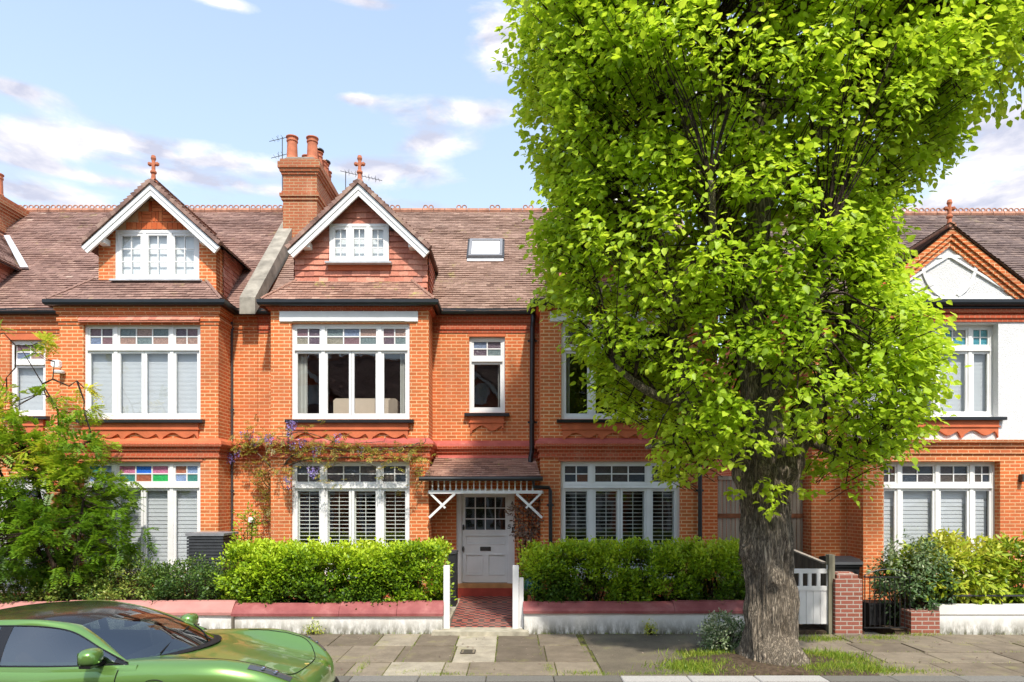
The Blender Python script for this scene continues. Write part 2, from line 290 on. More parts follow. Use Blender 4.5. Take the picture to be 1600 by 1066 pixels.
# ------------------------------------------------------------------ mesh helpers
OFF = {}
class MB:
    def __init__(s): s.v = []; s.f = []; s.mi = []; s.t = []; s.cm = 0; s.ct = .5
    def face(s, pts, mi=None, t=None):
        b = len(s.v); s.v.extend([tuple(p) for p in pts]); s.f.append(tuple(range(b, b+len(pts)))); s.mi.append(s.cm if mi is None else mi); s.t.append(s.ct if t is None else t)
    def addf(s, idx, t=None): s.f.append(tuple(idx)); s.mi.append(s.cm); s.t.append(s.ct if t is None else t)
    def hexa(s, p, t=None):     # 8 pts: bottom 0-3, top 4-7
        b = len(s.v); s.v.extend([tuple(q) for q in p])
        for q in ((3, 2, 1, 0), (4, 5, 6, 7), (0, 1, 5, 4), (1, 2, 6, 5), (2, 3, 7, 6), (3, 0, 4, 7)): s.addf([b+i for i in q], t)
    def box(s, x0, x1, y0, y1, z0, z1, t=None):
        s.hexa([(x0, y0, z0), (x1, y0, z0), (x1, y1, z0), (x0, y1, z0), (x0, y0, z1), (x1, y0, z1), (x1, y1, z1), (x0, y1, z1)], t)
    def bbox(s, x0, x1, y0, y1, z0, z1, b=.008, t=None):   # box with chamfered vertical+top edges
        s.prism([(x0+b, z0), (x1-b, z0), (x1, z0+b), (x1, z1-b), (x1-b, z1), (x0+b, z1), (x0, z1-b), (x0, z0+b)], y0, y1, 'y', t)
    def prism(s, poly, a, b_, axis='y', t=None):
        def P(u, v, w_):
            return (u, w_, v) if axis == 'y' else ((w_, u, v) if axis == 'x' else (u, v, w_))
        n = len(poly); b = len(s.v)
        s.v.extend([P(u, v, a) for u, v in poly]); s.v.extend([P(u, v, b_) for u, v in poly])
        s.addf(list(range(b, b+n)), t); s.addf([b+n+i for i in reversed(range(n))], t)
        for i in range(n):
            j = (i+1) % n; s.addf([b+j, b+i, b+n+i, b+n+j], t)
    def bar(s, p, q, w_, h, up=(0, 0, 1), t=None):
        p = Vector(p); q = Vector(q); d = (q-p).normalized(); u = Vector(up); sx = d.cross(u).normalized()*(w_/2); sz = sx.normalized().cross(d).normalized()*(h/2)
        s.hexa([p-sx-sz, p+sx-sz, q+sx-sz, q-sx-sz, p-sx+sz, p+sx+sz, q+sx+sz, q-sx+sz], t)
    def tube(s, pts, rad, n=8, cap=True, t=None):
        pts = [Vector(p) for p in pts]
        if not hasattr(rad, '__len__'): rad = [rad]*len(pts)
        b = len(s.v); ref = None
        for i, p in enumerate(pts):
            d = (pts[min(i+1, len(pts)-1)]-pts[max(i-1, 0)]).normalized()
            if ref is None: ref = Vector((0, 0, 1)) if abs(d.z) < .9 else Vector((1, 0, 0))
            u = d.cross(ref).normalized(); v = u.cross(d).normalized(); ref = v
            for k in range(n):
                a = 2*math.pi*k/n; s.v.append(tuple(p+(u*math.cos(a)+v*math.sin(a))*rad[i]))
        for i in range(len(pts)-1):
            for k in range(n):
                s.addf([b+i*n+k, b+i*n+(k+1) % n, b+(i+1)*n+(k+1) % n, b+(i+1)*n+k], t)
        if cap: s.addf([b+k for k in reversed(range(n))], t); s.addf([b+(len(pts)-1)*n+k for k in range(n)], t)
    def lathe(s, prof, c, n=16, t=None):
        b = len(s.v)
        for r, z in prof:
            for k in range(n):
                a = 2*math.pi*k/n; s.v.append((c[0]+r*math.cos(a), c[1]+r*math.sin(a), c[2]+z))
        for i in range(len(prof)-1):
            for k in range(n): s.addf([b+i*n+k, b+i*n+(k+1) % n, b+(i+1)*n+(k+1) % n, b+(i+1)*n+k], t)
        s.addf([b+k for k in reversed(range(n))], t); s.addf([b+(len(prof)-1)*n+k for k in range(n)], t)
    def molding(s, path, prof, t=None, closed_ends=True):
        P_ = [Vector((p[0], p[1])) for p in path]; n = len(P_); offs = []
        for i in range(n):
            ns = []
            if i > 0: d = (P_[i]-P_[i-1]).normalized(); ns.append(Vector((d.y, -d.x)))
            if i < n-1: d = (P_[i+1]-P_[i]).normalized(); ns.append(Vector((d.y, -d.x)))
            if len(ns) == 1: o = ns[0]
            else:
                o = ns[0]+ns[1]; o = o/(1+ns[0].dot(ns[1]))
            offs.append(o)
        b = len(s.v); m = len(prof)
        for p, o in zip(P_, offs):
            for (u, z) in prof: s.v.append((p.x+o.x*u, p.y+o.y*u, z))
        for i in range(n-1):
            for k in range(m): s.addf([b+i*m+k, b+i*m+(k+1) % m, b+(i+1)*m+(k+1) % m, b+(i+1)*m+k], t)
        s.addf([b+k for k in reversed(range(m))], t); s.addf([b+(n-1)*m+k for k in range(m)], t)
    def wall(s, x0, x1, z0, z1, y, th, holes, top=None):
        xs = sorted({x0, x1, *[h[0] for h in holes], *[h[1] for h in holes]}); zs = sorted({z0, z1, *[h[2] for h in holes], *[h[3] for h in holes]})
        xs = [x for x in xs if x0 <= x <= x1]; zs = [z for z in zs if z0 <= z <= z1]
        def solid(i, j):
            if i < 0 or j < 0 or i >= len(xs)-1 or j >= len(zs)-1: return False
            cx = (xs[i]+xs[i+1])/2; cz = (zs[j]+zs[j+1])/2
            return not any(h[0] < cx < h[1] and h[2] < cz < h[3] for h in holes)
        for i in range(len(xs)-1):
            for j in range(len(zs)-1):
                if not solid(i, j): continue
                a, b, c, d = xs[i], xs[i+1], zs[j], zs[j+1]
                s.face([(a, y, c), (b, y, c), (b, y, d), (a, y, d)]); s.face([(b, y+th, c), (a, y+th, c), (a, y+th, d), (b, y+th, d)])
                if not solid(i-1, j): s.face([(a, y+th, c), (a, y, c), (a, y, d), (a, y+th, d)])
                if not solid(i+1, j): s.face([(b, y, c), (b, y+th, c), (b, y+th, d), (b, y, d)])
                if not solid(i, j-1): s.face([(a, y+th, c), (b, y+th, c), (b, y, c), (a, y, c)])
                if not solid(i, j+1): s.face([(a, y, d), (b, y, d), (b, y+th, d), (a, y+th, d)])
    def tile(s, O, U, V, poly, tw=.168, th=.1, thick=.019, jit=.005, rand=None):
        """overlapping plain tiles over a polygon given in (u,v) metres on the plane O,U,V"""
        O = Vector(O); U = Vector(U).normalized(); V = Vector(V).normalized(); N = U.cross(V).normalized()
        us = [p[0] for p in poly]; vs = [p[1] for p in poly]
        rows = int((max(vs)-min(vs))/th+.999)
        def span(v):
            xs = []
            for i in range(len(poly)):
                (a, b), (c, d) = poly[i], poly[(i+1) % len(poly)]
                if (b <= v < d) or (d <= v < b): xs.append(a+(c-a)*(v-b)/(d-b))
            return (min(xs), max(xs)) if len(xs) >= 2 else None
        for r in range(rows):
            v0 = min(vs)+r*th; sp_ = span(min(v0+th*.5, max(vs)-1e-4))
            if sp_ is None: continue
            a, b = sp_; u = math.floor(a/tw)*tw-(tw/2 if r % 2 else 0)
            while u < b:
                ua = max(u, a); ub = min(u+tw-.003, b)
                if ub-ua > .02:
                    j0 = random.uniform(-jit, jit); lift = thick+random.uniform(-.003, .006)+.006*math.sin(u*1.7+r*.6); dv = j0
                    wv = .004*math.sin(u*2.3)+.004*noise.noise(Vector((u*.8, r*.3, 0)))
                    p = [O+U*ua+V*(v0+dv)+N*(lift+wv), O+U*ub+V*(v0+dv)+N*(lift+wv+random.uniform(-.002, .002)), O+U*ub+V*(v0+th*1.12)+N*(.003+wv), O+U*ua+V*(v0+th*1.12)+N*(.003+wv)]
                    tt = min(1, max(0, random.gauss(.5, .16)))
                    s.face(p, t=tt)
                    q = [O+U*ua+V*(v0+dv)-N*.01, O+U*ub+V*(v0+dv)-N*.01, p[1], p[0]]
                    s.face(q, t=tt*.7)
                u += tw
    def build(s, name, m, parent=None, smooth=False, label=None):
        me = bpy.data.meshes.new(name); off = OFF.get(parent.name, (0, 0, 0)) if parent else (0, 0, 0)
        ox, oy, oz = off
        me.from_pydata([(x-ox, y-oy, z-oz) for x, y, z in s.v], [], s.f)
        ms = m if isinstance(m, (list, tuple)) else [m]
        for q in ms: me.materials.append(M[q])
        if len(ms) > 1: me.polygons.foreach_set('material_index', s.mi)
        at = me.attributes.new('tint', 'FLOAT', 'FACE'); at.data.foreach_set('value', s.t)
        # uv in metres, u horizontal, v up the slope
        uvl = me.uv_layers.new(name='UVMap'); co = np.empty(len(me.vertices)*3, 'f'); me.vertices.foreach_get('co', co); co = co.reshape(-1, 3)+np.array(off, 'f')
        nf = len(me.polygons); nr = np.empty(nf*3, 'f'); me.polygons.foreach_get('normal', nr); nr = nr.reshape(-1, 3)
        lt = np.empty(nf, 'i'); me.polygons.foreach_get('loop_total', lt); li = np.empty(len(me.loops), 'i'); me.loops.foreach_get('vertex_index', li)
        U = np.stack([-nr[:, 1], nr[:, 0], np.zeros(nf)], 1); L = np.linalg.norm(U, axis=1); flat = L < .05
        U[flat] = (1, 0, 0); L[flat] = 1; U /= L[:, None]; V = np.cross(nr, U); V[flat] = (0, 1, 0)
        fi = np.repeat(np.arange(nf), lt); pc = co[li]
        # keep direction of u consistent so bricks of neighbouring faces line up
        sg = np.where(np.abs(U[:, 0]) > np.abs(U[:, 1]), np.sign(U[:, 0]), np.sign(U[:, 1])); U *= sg[:, None]
        uv = np.stack([(pc*U[fi]).sum(1), (pc*V[fi]).sum(1)], 1).astype('f'); uvl.data.foreach_set('uv', uv.ravel())
        if smooth: me.polygons.foreach_set('use_smooth', [True]*nf)
        me.update(); o = bpy.data.objects.new(name, me); C.objects.link(o)
        if parent: o.parent = parent; OFF[o.name] = off
        else: OFF[o.name] = (0, 0, 0)
        if label: o['label'] = label
        return o
def thing(name, label, cat, loc=(0, 0, 0), group=None):
    o = bpy.data.objects.new(name, None); C.objects.link(o); o.location = loc; o.empty_display_size = .3; o['label'] = label; o['category'] = cat
    if group: o['group'] = group
    OFF[o.name] = tuple(loc); return o
def tag(o, label, cat, group=None):
    o['label'] = label; o['category'] = cat
    if group: o['group'] = group
    return o
def struct(o, kind='structure'): o['kind'] = kind; return o
def raw(name, V, Fc, tint, m, parent=None, smooth=False):
    """numpy verts (n,3), quads/tris as list-array (k,m) all of one size"""
    me = bpy.data.meshes.new(name); off = np.array(OFF.get(parent.name, (0, 0, 0)) if parent else (0, 0, 0))
    V = V-off; k, q = Fc.shape
    me.vertices.add(len(V)); me.vertices.foreach_set('co', V.astype('f').ravel())
    me.loops.add(k*q); me.loops.foreach_set('vertex_index', Fc.astype('i').ravel())
    me.polygons.add(k); me.polygons.foreach_set('loop_start', np.arange(0, k*q, q, dtype='i'))
    try: me.polygons.foreach_set('loop_total', np.full(k, q, 'i'))
    except Exception: pass
    me.materials.append(M[m]); at = me.attributes.new('tint', 'FLOAT', 'FACE'); at.data.foreach_set('value', tint.astype('f'))
    if smooth: me.polygons.foreach_set('use_smooth', [True]*k)
    me.update(calc_edges=True); me.validate(); o = bpy.data.objects.new(name, me); C.objects.link(o)
    if parent: o.parent = parent; OFF[o.name] = tuple(off)
    return o
# leaf templates: (u along leaf, v across, w lift), quads
LEAF = {
 'heart': (np.array([[0, 0, 0], [.12, .38, .10], [.55, .42, .07], [1, 0, -.14], [.55, 0, -.02], [.12, -.38, .10], [.55, -.42, .07]]), np.array([[0, 4, 2, 1], [4, 3, 3, 2], [0, 5, 6, 4], [4, 6, 3, 3]])),
 'oval': (np.array([[0, 0, 0], [.28, .22, .03], [.68, .24, .02], [1, 0, -.06], [.68, -.24, .02], [.28, -.22, .03]]), np.array([[0, 5, 2, 1], [5, 4, 3, 2]])),
 'leaflet': (np.array([[0, 0, 0], [.5, .20, .05], [1, 0, -.06], [.5, -.20, .05]]), np.array([[0, 3, 2, 1]])),
 'long': (np.array([[0, 0, 0], [.35, .17, .04], [.75, .13, .0], [1, 0, -.12], [.75, -.13, .0], [.35, -.17, .04]]), np.array([[0, 5, 2, 1], [5, 4, 3, 2]])),
 'blade': (np.array([[0, .05, 0], [0, -.05, 0], [.6, -.035, .06], [.6, .035, .06], [1, 0, .22]]), np.array([[0, 1, 2, 3], [3, 2, 4, 4]])),
}
LEAF['heart'] = (np.array([[0, 0, 0], [-.04, .20, .05], [.30, .42, .09], [.70, .26, .02], [1, 0, -.16], [.50, 0, -.03], [-.04, -.20, .05], [.30, -.42, .09], [.70, -.26, .02]]), np.array([[0, 5, 2, 1], [5, 4, 3, 2], [0, 6, 7, 5], [5, 7, 8, 4]]))
def unit(a): return a/np.maximum(np.linalg.norm(a, axis=1, keepdims=True), 1e-9)
def leaves(name, pos, tip, nrm, size, shape, m, parent=None, tint=None):
    T, Q = LEAF[shape]
    if shape == 'blade': Q = np.array([[0, 1, 2, 3], [3, 2, 4, 4]])
    tip = unit(tip); side = unit(np.cross(nrm, tip)); nn = np.cross(tip, side)
    s_ = size[:, None, None]
    V = pos[:, None, :]+s_*(T[None, :, 0:1]*tip[:, None]+T[None, :, 1:2]*side[:, None]+T[None, :, 2:3]*nn[:, None])
    n = len(pos); k = len(T); V = V.reshape(-1, 3)
    if tint is None: tint = rng.random(n)
    # split tris from quads
    tri = [q for q in Q if len(set(q)) == 3]; quad = [q for q in Q if len(set(q)) == 4]
    base = (np.arange(n)*k)[:, None]
    if not tri:
        Fc = (base[:, :, None]+np.array(quad)[None]).reshape(-1, 4); tt = np.repeat(tint, len(quad))
    else:   # turn everything to triangles
        ts = []
        for q in Q:
            q = list(q)
            if len(set(q)) == 4: ts += [[q[0], q[1], q[2]], [q[0], q[2], q[3]]]
            else:
                u = []; [u.append(z) for z in q if z not in u]; ts.append(u)
        Fc = (base[:, :, None]+np.array(ts)[None]).reshape(-1, 3); tt = np.repeat(tint, len(ts))
    return raw(name, V, Fc, tt, m, parent)
def nz(p, f, seed=0): return noise.noise(Vector((p[0]*f+seed*7.3, p[1]*f+seed*3.1, p[2]*f+seed)))
def blobfoliage(inside, bounds, ntw, per, tw, size, shape, m, parent, name='foliage', up=.7, out=None, surf=None, cutoff=-.2, nf=1.6, spread=.08, drop=-.2, tintf=None, seed=1):
    """twig tufts at accepted random points; leaves fan round every twig end"""
    (x0, x1), (y0, y1), (z0, z1) = bounds; P = []; tries = 0
    while len(P) < ntw and tries < ntw*80:
        tries += 1; p = (random.uniform(x0, x1), random.uniform(y0, y1), random.uniform(z0, z1))
        o_ = inside(p)
        if o_ is None: continue
        if nz(p, nf, seed) < cutoff: continue
        P.append((*p, *o_))
    A = np.array(P); n = len(A); base = np.repeat(A[:, :3], per, 0); od = np.repeat(unit(A[:, 3:6]+rng.normal(0, .35, (n, 3))), per, 0); k = n*per
    along = rng.random((k, 1))
    sg_ = np.where(np.arange(k) % 2 == 0, 1., -1.)[:, None]
    fn = unit(np.c_[rng.normal(0, .32, (n, 2)), np.ones(n)]*np.array([1, 1, up])+A[:, 3:6]/np.linalg.norm(A[:, 3:6], axis=1, keepdims=True)*.42); fn = np.repeat(fn, per, 0)
    sd2 = unit(np.cross(fn, od))
    pos = base+od*along*tw+rng.normal(0, spread, (k, 3))*.5+sd2*sg_*spread*.3
    tip = od*(.35+.5*along)+sd2*sg_*(1-.5*along)*.85+rng.normal(0, .38, (k, 3)); tip[:, 2] += drop
    nrm = fn+rng.normal(0, .30, (k, 3))
    sz = size*rng.uniform(.65, 1.25, k)
    ct = np.repeat(np.array([nz(p, .9, seed+3) for p in P]), per)
    tint = np.clip(.5+ct*.5+rng.normal(0, .17, k)+.12*(along[:, 0]-.5), 0, 1)
    if tintf is not None: tint = np.clip(tint+tintf(pos), 0, 1)
    return leaves(name, pos, tip, nrm, sz, shape, m, parent, tint), A
# ------------------------------------------------------------------ the street's ground
YB, YR = 14.5, 15.2          # bay fronts, recessed fronts
EZ, EY = 6.58, 15.03         # eaves of the main roofs
RY = 18.76; RZ = EZ+(RY-EY)  # ridge (45 degrees)
def sheet(name, x0, x1, y0, y1, z, m):
    b = MB(); b.face([(x0, y0, z), (x1, y0, z), (x1, y1, z), (x0, y1, z)]); return struct(b.build(name, m))
sheet('road', -400, 400, -400, 600, -.12, 'asphalt_road')
b = MB(); b.box(-60, 60, 9.3, 12.2, -.3, -.022); struct(b.build('pavement', 'joint_moss'))
b = MB()
x = -14.0
while x < 16:
    L = .91; b.bbox(x+.004, x+L-.004, 9.0, 9.298, -.3, -.004+random.uniform(-.003, .003), .012, t=(.95 if 1.4 < x < 3.6 else random.uniform(.05, .3))); x += L
struct(b.build('kerb', 'kerb_stone'))
b = MB(); b.box(-60, 60, -2.2, .9, -.3, -.01); struct(b.build('far_pavement', 'joint_moss'))
# paving slabs, real stones with gaps; tarmac patch in front of the right half
b = MB()
def slab(x0, x1, y0, y1, t):
    z = -.006+random.uniform(-.005, .005); g = .009; tl = random.uniform(-.003, .003)
    a = [(x0+g+random.uniform(-.004, .004), y0+g), (x1-g, y0+g+random.uniform(-.006, .006)), (x1-g+random.uniform(-.004, .004), y1-g), (x0+g, y1-g+random.uniform(-.006, .006))]
    h = .006
    lo = [(p[0], p[1], z-.05) for p in a]; mid = [(p[0], p[1], z-h+tl*((i in (1, 2))*2-1)) for i, p in enumerate(a)]
    c = [((a[i][0]+(h if i in (0, 3) else -h)), (a[i][1]+(h if i in (0, 1) else -h)), z+tl*((i in (1, 2))*2-1)) for i in range(4)]
    n = len(b.v); b.v += lo+mid+c
    for i in range(4):
        j = (i+1) % 4; b.addf((n+i, n+j, n+4+j, n+4+i), t); b.addf((n+4+i, n+4+j, n+8+j, n+8+i), t)
    b.addf((n+8, n+9, n+10, n+11), t)
rows = [(11.22, 12.18), (10.1, 11.2), (9.33, 10.08)]
cols = [[-2.27, -1.62, -.93, -.25, .45, 1.14], [-2.6, -1.75, -.9, -.25, .52, 1.22], [-2.3, -1.78, -.98, -.62, .62, 1.25]]
special = {(0, 2): .95, (1, 2): .9, (2, 1): .9, (2, 2): .75, (0, 3): .15, (1, 3): .12, (0, 0): .8, (0, 1): .35, (1, 1): .3, (2, 3): .55, (1, 4): .35, (0, 4): .4, (2, 4): .7}
for r, (ya, yb) in enumerate(rows):
    cs = cols[r]
    for i in range(5): slab(cs[i], cs[i+1], ya, yb, special.get((r, i), random.uniform(.2, .7)))
    x = cs[0]
    while x > -15:
        w_ = random.choice([.62, .76, .91, 1.1]); slab(x-w_, x, ya, yb, random.uniform(.15, .65)); x -= w_
for ya, yb, xs in [(11.45, 12.15, 4.7), (10.75, 11.43, 4.55), (10.05, 10.73, 4.75), (9.33, 10.03, 4.9)]:
    x = xs+random.uniform(0, .3)
    while x < 15:
        w_ = random.choice([.76, .91, 1.1]); slab(x, x+w_, ya, yb, random.uniform(.15, .6)); x += w_
struct(b.build('paving_slabs', 'paving_stone'))
b = MB()
def blobpoly(pts, z): b.face([(x, y, z) for x, y in pts])
b.box(1.24, 4.5, 10.9, 12.19, -.3, -.008); b.box(1.27, 2.62, 9.302, 10.9, -.3, -.009)
struct(b.build('tarmac_patch', 'tarmac_path'))
# tree pit
b = MB(); n = 36; cx, cy = 3.9, 9.95
b.v.append((cx, cy, .06))
for r_, z_ in ((.5, .07), (.85, .035), (1.15, -.02)):
    for k in range(n):
        a = 2*math.pi*k/n; q = r_*(1+.12*noise.noise(Vector((math.cos(a)*2, math.sin(a)*2, r_)))); b.v.append((cx+q*1.35*math.cos(a), max(9.33, cy+q*.75*math.sin(a)), z_+.015*noise.noise(Vector((a*3, r_*5, 0)))))
for k in range(n):
    b.addf((0, 1+k, 1+(k+1) % n))
    for j in range(2): b.addf((1+j*n+k, 1+(j+1)*n+k, 1+(j+1)*n+(k+1) % n, 1+j*n+(k+1) % n))
struct(b.build('tree_pit_soil', 'soil', smooth=True))
# front garden ground
b = MB(); b.box(-30, -1.32, 12.42, 15.19, -.3, .2); b.box(.14+.1, 4.75, 12.42, 15.19, -.3, .2); b.box(4.75, 6.35, 12.3, 19, -.3, .02); b.box(8.03, 16, 12.42, 15.19, -.3, .15); b.box(6.9, 8.03, 12.3, 15.19, -.3, .04)
struct(b.build('garden_soil', 'soil'))
b = MB()   # front path, rising gently from the gate to the door
b.hexa([(-1.13, 12.45, -.2), (.06, 12.45, -.2), (.06, 15.1, -.2), (-1.13, 15.1, -.2), (-1.13, 12.45, .075), (.06, 12.45, .075), (.06, 15.1, .25), (-1.13, 15.1, .25)])
struct(b.build('tiled_garden_path', 'path_tiles'))
b = MB(); b.box(-1.32, -1.131, 12.45, 15.19, -.2, .21); b.box(.061, .239, 12.45, 15.19, -.2, .21); struct(b.build('path_edging', 'step_stone'))
b = MB(); b.bbox(-1.42, .30, 12.02, 12.449, -.05, .062, .02); struct(b.build('threshold_step', 'step_stone'))

# ------------------------------------------------------------------ windows
def window(h, x0, x1, z0, z1, y, groups, edges, tr, gmat='leaded_soft', blind=None, sill=True, colors=None, apron=False, bl=None, sillm='black_gutter', apm='orange_apron', apy=None):
    """groups: (top-light columns, casements below); edges: group borders as fractions; tr: (glass top of row, bottom) fractions of height"""
    y = y+.07; f = MB(); st = MB(); gl = MB(); W_ = x1-x0; H = z1-z0
    fw = .055
    f.box(x0, x1, y, y+.10, z1-fw, z1); f.box(x0, x1, y-.012, y+.10, z0, z0+.06)
    f.box(x0, x0+fw, y, y+.10, z0+.06, z1-fw); f.box(x1-fw, x1, y, y+.10, z0+.06, z1-fw)
    zt1 = z1-tr[1]*H; zt0 = zt1-.095       # transom
    f.box(x0+fw, x1-fw, y-.018, y+.10, zt0, zt1); f.box(x0+fw, x1-fw, y-.03, y-.018, zt0+.004, zt0+.03)
    ex = [x0+e*W_ for e in edges]; mw = .075
    for e in ex[1:-1]: f.box(e-mw/2, e+mw/2, y-.008, y+.098, z0+.06, z1-fw-.001)
    for gi, (tc_, nc) in enumerate(groups):
        a = ex[gi]+(fw if gi == 0 else mw/2); c = ex[gi+1]-(fw if gi == len(groups)-1 else mw/2)
        # top light sash
        def sash(a, c, lo, hi, sw, bot):
            ys = y+.012
            f.box(a, c, ys, ys+.05, hi-sw, hi); f.box(a, c, ys, ys+.05, lo, lo+bot); f.box(a, a+sw, ys, ys+.05, lo+bot, hi-sw); f.box(c-sw, c, ys, ys+.05, lo+bot, hi-sw)
            return a+sw, c-sw, lo+bot, hi-sw
        A, B_, lo, hi = sash(a, c, zt1, z1-fw, .042, .05)
        for k in range(1, tc_):
            q = A+(B_-A)*k/tc_; f.box(q-.012, q+.012, y+.022, y+.06, lo, hi)
        q = (lo+hi)/2; f.box(A, B_, y+.025, y+.058, q-.012, q+.012)
        for k in range(tc_):
            for r_ in range(2):
                tt = random.random() if colors is None else colors[gi][r_][k]
                za, zb = (q, hi) if r_ == 0 else (lo, q)
                st.face([(A+(B_-A)*k/tc_, y+.04, za), (A+(B_-A)*(k+1)/tc_, y+.04, za), (A+(B_-A)*(k+1)/tc_, y+.04, zb), (A+(B_-A)*k/tc_, y+.04, zb)], t=tt)
        for k in range(nc):
            a2 = a+(c-a)*k/nc+(.004 if k else 0); c2 = a+(c-a)*(k+1)/nc-(.004 if k < nc-1 else 0)
            A, B_, lo, hi = sash(a2, c2, z0+.06, zt0, .052, .07)
            gl.face([(A, y+.035, lo), (B_, y+.035, lo), (B_, y+.035, hi), (A, y+.035, hi)])
            if blind == 'shutter':
                s_ = MB(); yb = y+.13; s_.box(A-.02, A+.012, yb, yb+.03, lo-.03, hi+.03); s_.box(B_-.012, B_+.02, yb, yb+.03, lo-.03, hi+.03)
                mid = lo+(hi-lo)*.27; s_.box(A+.012, B_-.012, yb, yb+.028, mid-.035, mid+.035); s_.box(A+.012, B_-.012, yb, yb+.028, lo-.03, lo+.03); s_.box(A+.012, B_-.012, yb, yb+.028, hi-.02, hi+.03)
                for za, zb in ((lo+.03, mid-.035), (mid+.035, hi-.02)):
                    n_ = int((zb-za)/.078)
                    for i in range(n_):
                        zc = za+(i+.5)*(zb-za)/n_; s_.hexa([(A+.012, yb-.02, zc-.0065), (B_-.012, yb-.02, zc-.0065), (B_-.012, yb+.048, zc-.0015), (A+.012, yb+.048, zc-.0015), (A+.012, yb-.02, zc+.0015), (B_-.012, yb-.02, zc+.0015), (B_-.012, yb+.048, zc+.0065), (A+.012, yb+.048, zc+.0065)])
                    s_.box((A+B_)/2-.006, (A+B_)/2+.006, yb-.032, yb-.022, za, zb)
                SH.append(s_)
    win = f.build('window', 'white_paint', h)
    st.build('leaded_glass', gmat, win); gl.build('pane', 'glass', win)
    if blind == 'shutter':
        for s_ in SH: s_.build('shutter', 'shutter_white', win)
        SH.clear()
    elif blind == 'venetian':
        s_ = MB(); n_ = int(H/.05)
        hi = zt0; lo = z0+.08
        for i in range(int((hi-lo)/.085)):
            zc = lo+i*.085; s_.hexa([(x0+.08, y+.135, zc), (x1-.08, y+.135, zc), (x1-.08, y+.146, zc+.080), (x0+.08, y+.146, zc+.080), (x0+.08, y+.132, zc+.003), (x1-.08, y+.132, zc+.003), (x1-.08, y+.143, zc+.086), (x0+.08, y+.143, zc+.086)])
        s_.build('blind', 'blind_white', win)
    elif blind == 'sheet':
        s_ = MB(); hi = z1-.06 if bl is None else bl
        n_ = int((hi-z0-.08)/.028)
        for i in range(n_):
            zc = z0+.08+i*.028; s_.face([(x0+.07, y+.125, zc), (x1-.07, y+.125, zc), (x1-.07, y+.133, zc+.028), (x0+.07, y+.133, zc+.028)])
            s_.face([(x0+.07, y+.133, zc+.028), (x1-.07, y+.133, zc+.028), (x1-.07, y+.125, zc+.028), (x0+.07, y+.125, zc+.028)])
        s_.build('blind', 'blind_white', win)
    elif blind == 'curtain':
        for (a, c) in bl:
            s_ = MB(); n_ = 28; pv = None
            for i in range(n_+1):
                xx = a+(c-a)*i/n_; yy = y+.17+.03*math.sin(i*1.9)
                if pv: s_.face([(pv[0], pv[1], z0+.05), (xx, yy, z0+.05), (xx, yy, zt0+.05), (pv[0], pv[1], zt0+.05)])
                pv = (xx, yy)
            s_.build('curtain', 'curtain', win)
    if sill:
        s_ = MB(); sy = (y-.07 if apy is None else apy)-.13; s_.hexa([(x0-.1, sy, z0-.085), (x1+.1, sy, z0-.085), (x1+.1, y+.02, z0-.085), (x0-.1, y+.02, z0-.085), (x0-.1, sy, z0-.02), (x1+.1, sy, z0-.02), (x1+.1, y+.02, z0-.001), (x0-.1, y+.02, z0-.001)])
        s_.build('sill', sillm, win)
    if apron:
        yf = y-.07 if apy is None else apy; s_ = MB(); zt = z0-.086; s_.box(x0+.02, x1-.02, yf-.06, yf-.001, zt-.12, zt); 
        s_.box(x0-.0, x1+.0, yf-.075, yf-.001, zt-.145, zt-.121)
        n_ = 60; top = zt-.146; lowp = []
        for i in range(n_+1):
            u = i/n_; xx = x0+.03+(W_-.06)*u; k = u*(3 if W_ > 1.5 else 1)
            fr = k % 1; dz = .10+.05*math.cos(2*math.pi*fr*1.5)*(1-.3*abs(fr-.5)) + (.05 if fr < .06 or fr > .94 else 0)
            lowp.append((xx, top-dz*1.15))
        for i in range(n_):
            (xa, za), (xb, zb) = lowp[i], lowp[i+1]
            s_.hexa([(xa, yf-.05, za), (xb, yf-.05, zb), (xb, yf-.001, zb), (xa, yf-.001, za), (xa, yf-.05, top), (xb, yf-.05, top), (xb, yf-.001, top), (xa, yf-.001, top)])
        s_.build('apron', apm, win)
    return win
SH = []
BIG = dict(groups=[(2, 1), (3, 2), (2, 1)], edges=[0, .262, .742, 1], tr=(.05, .235))

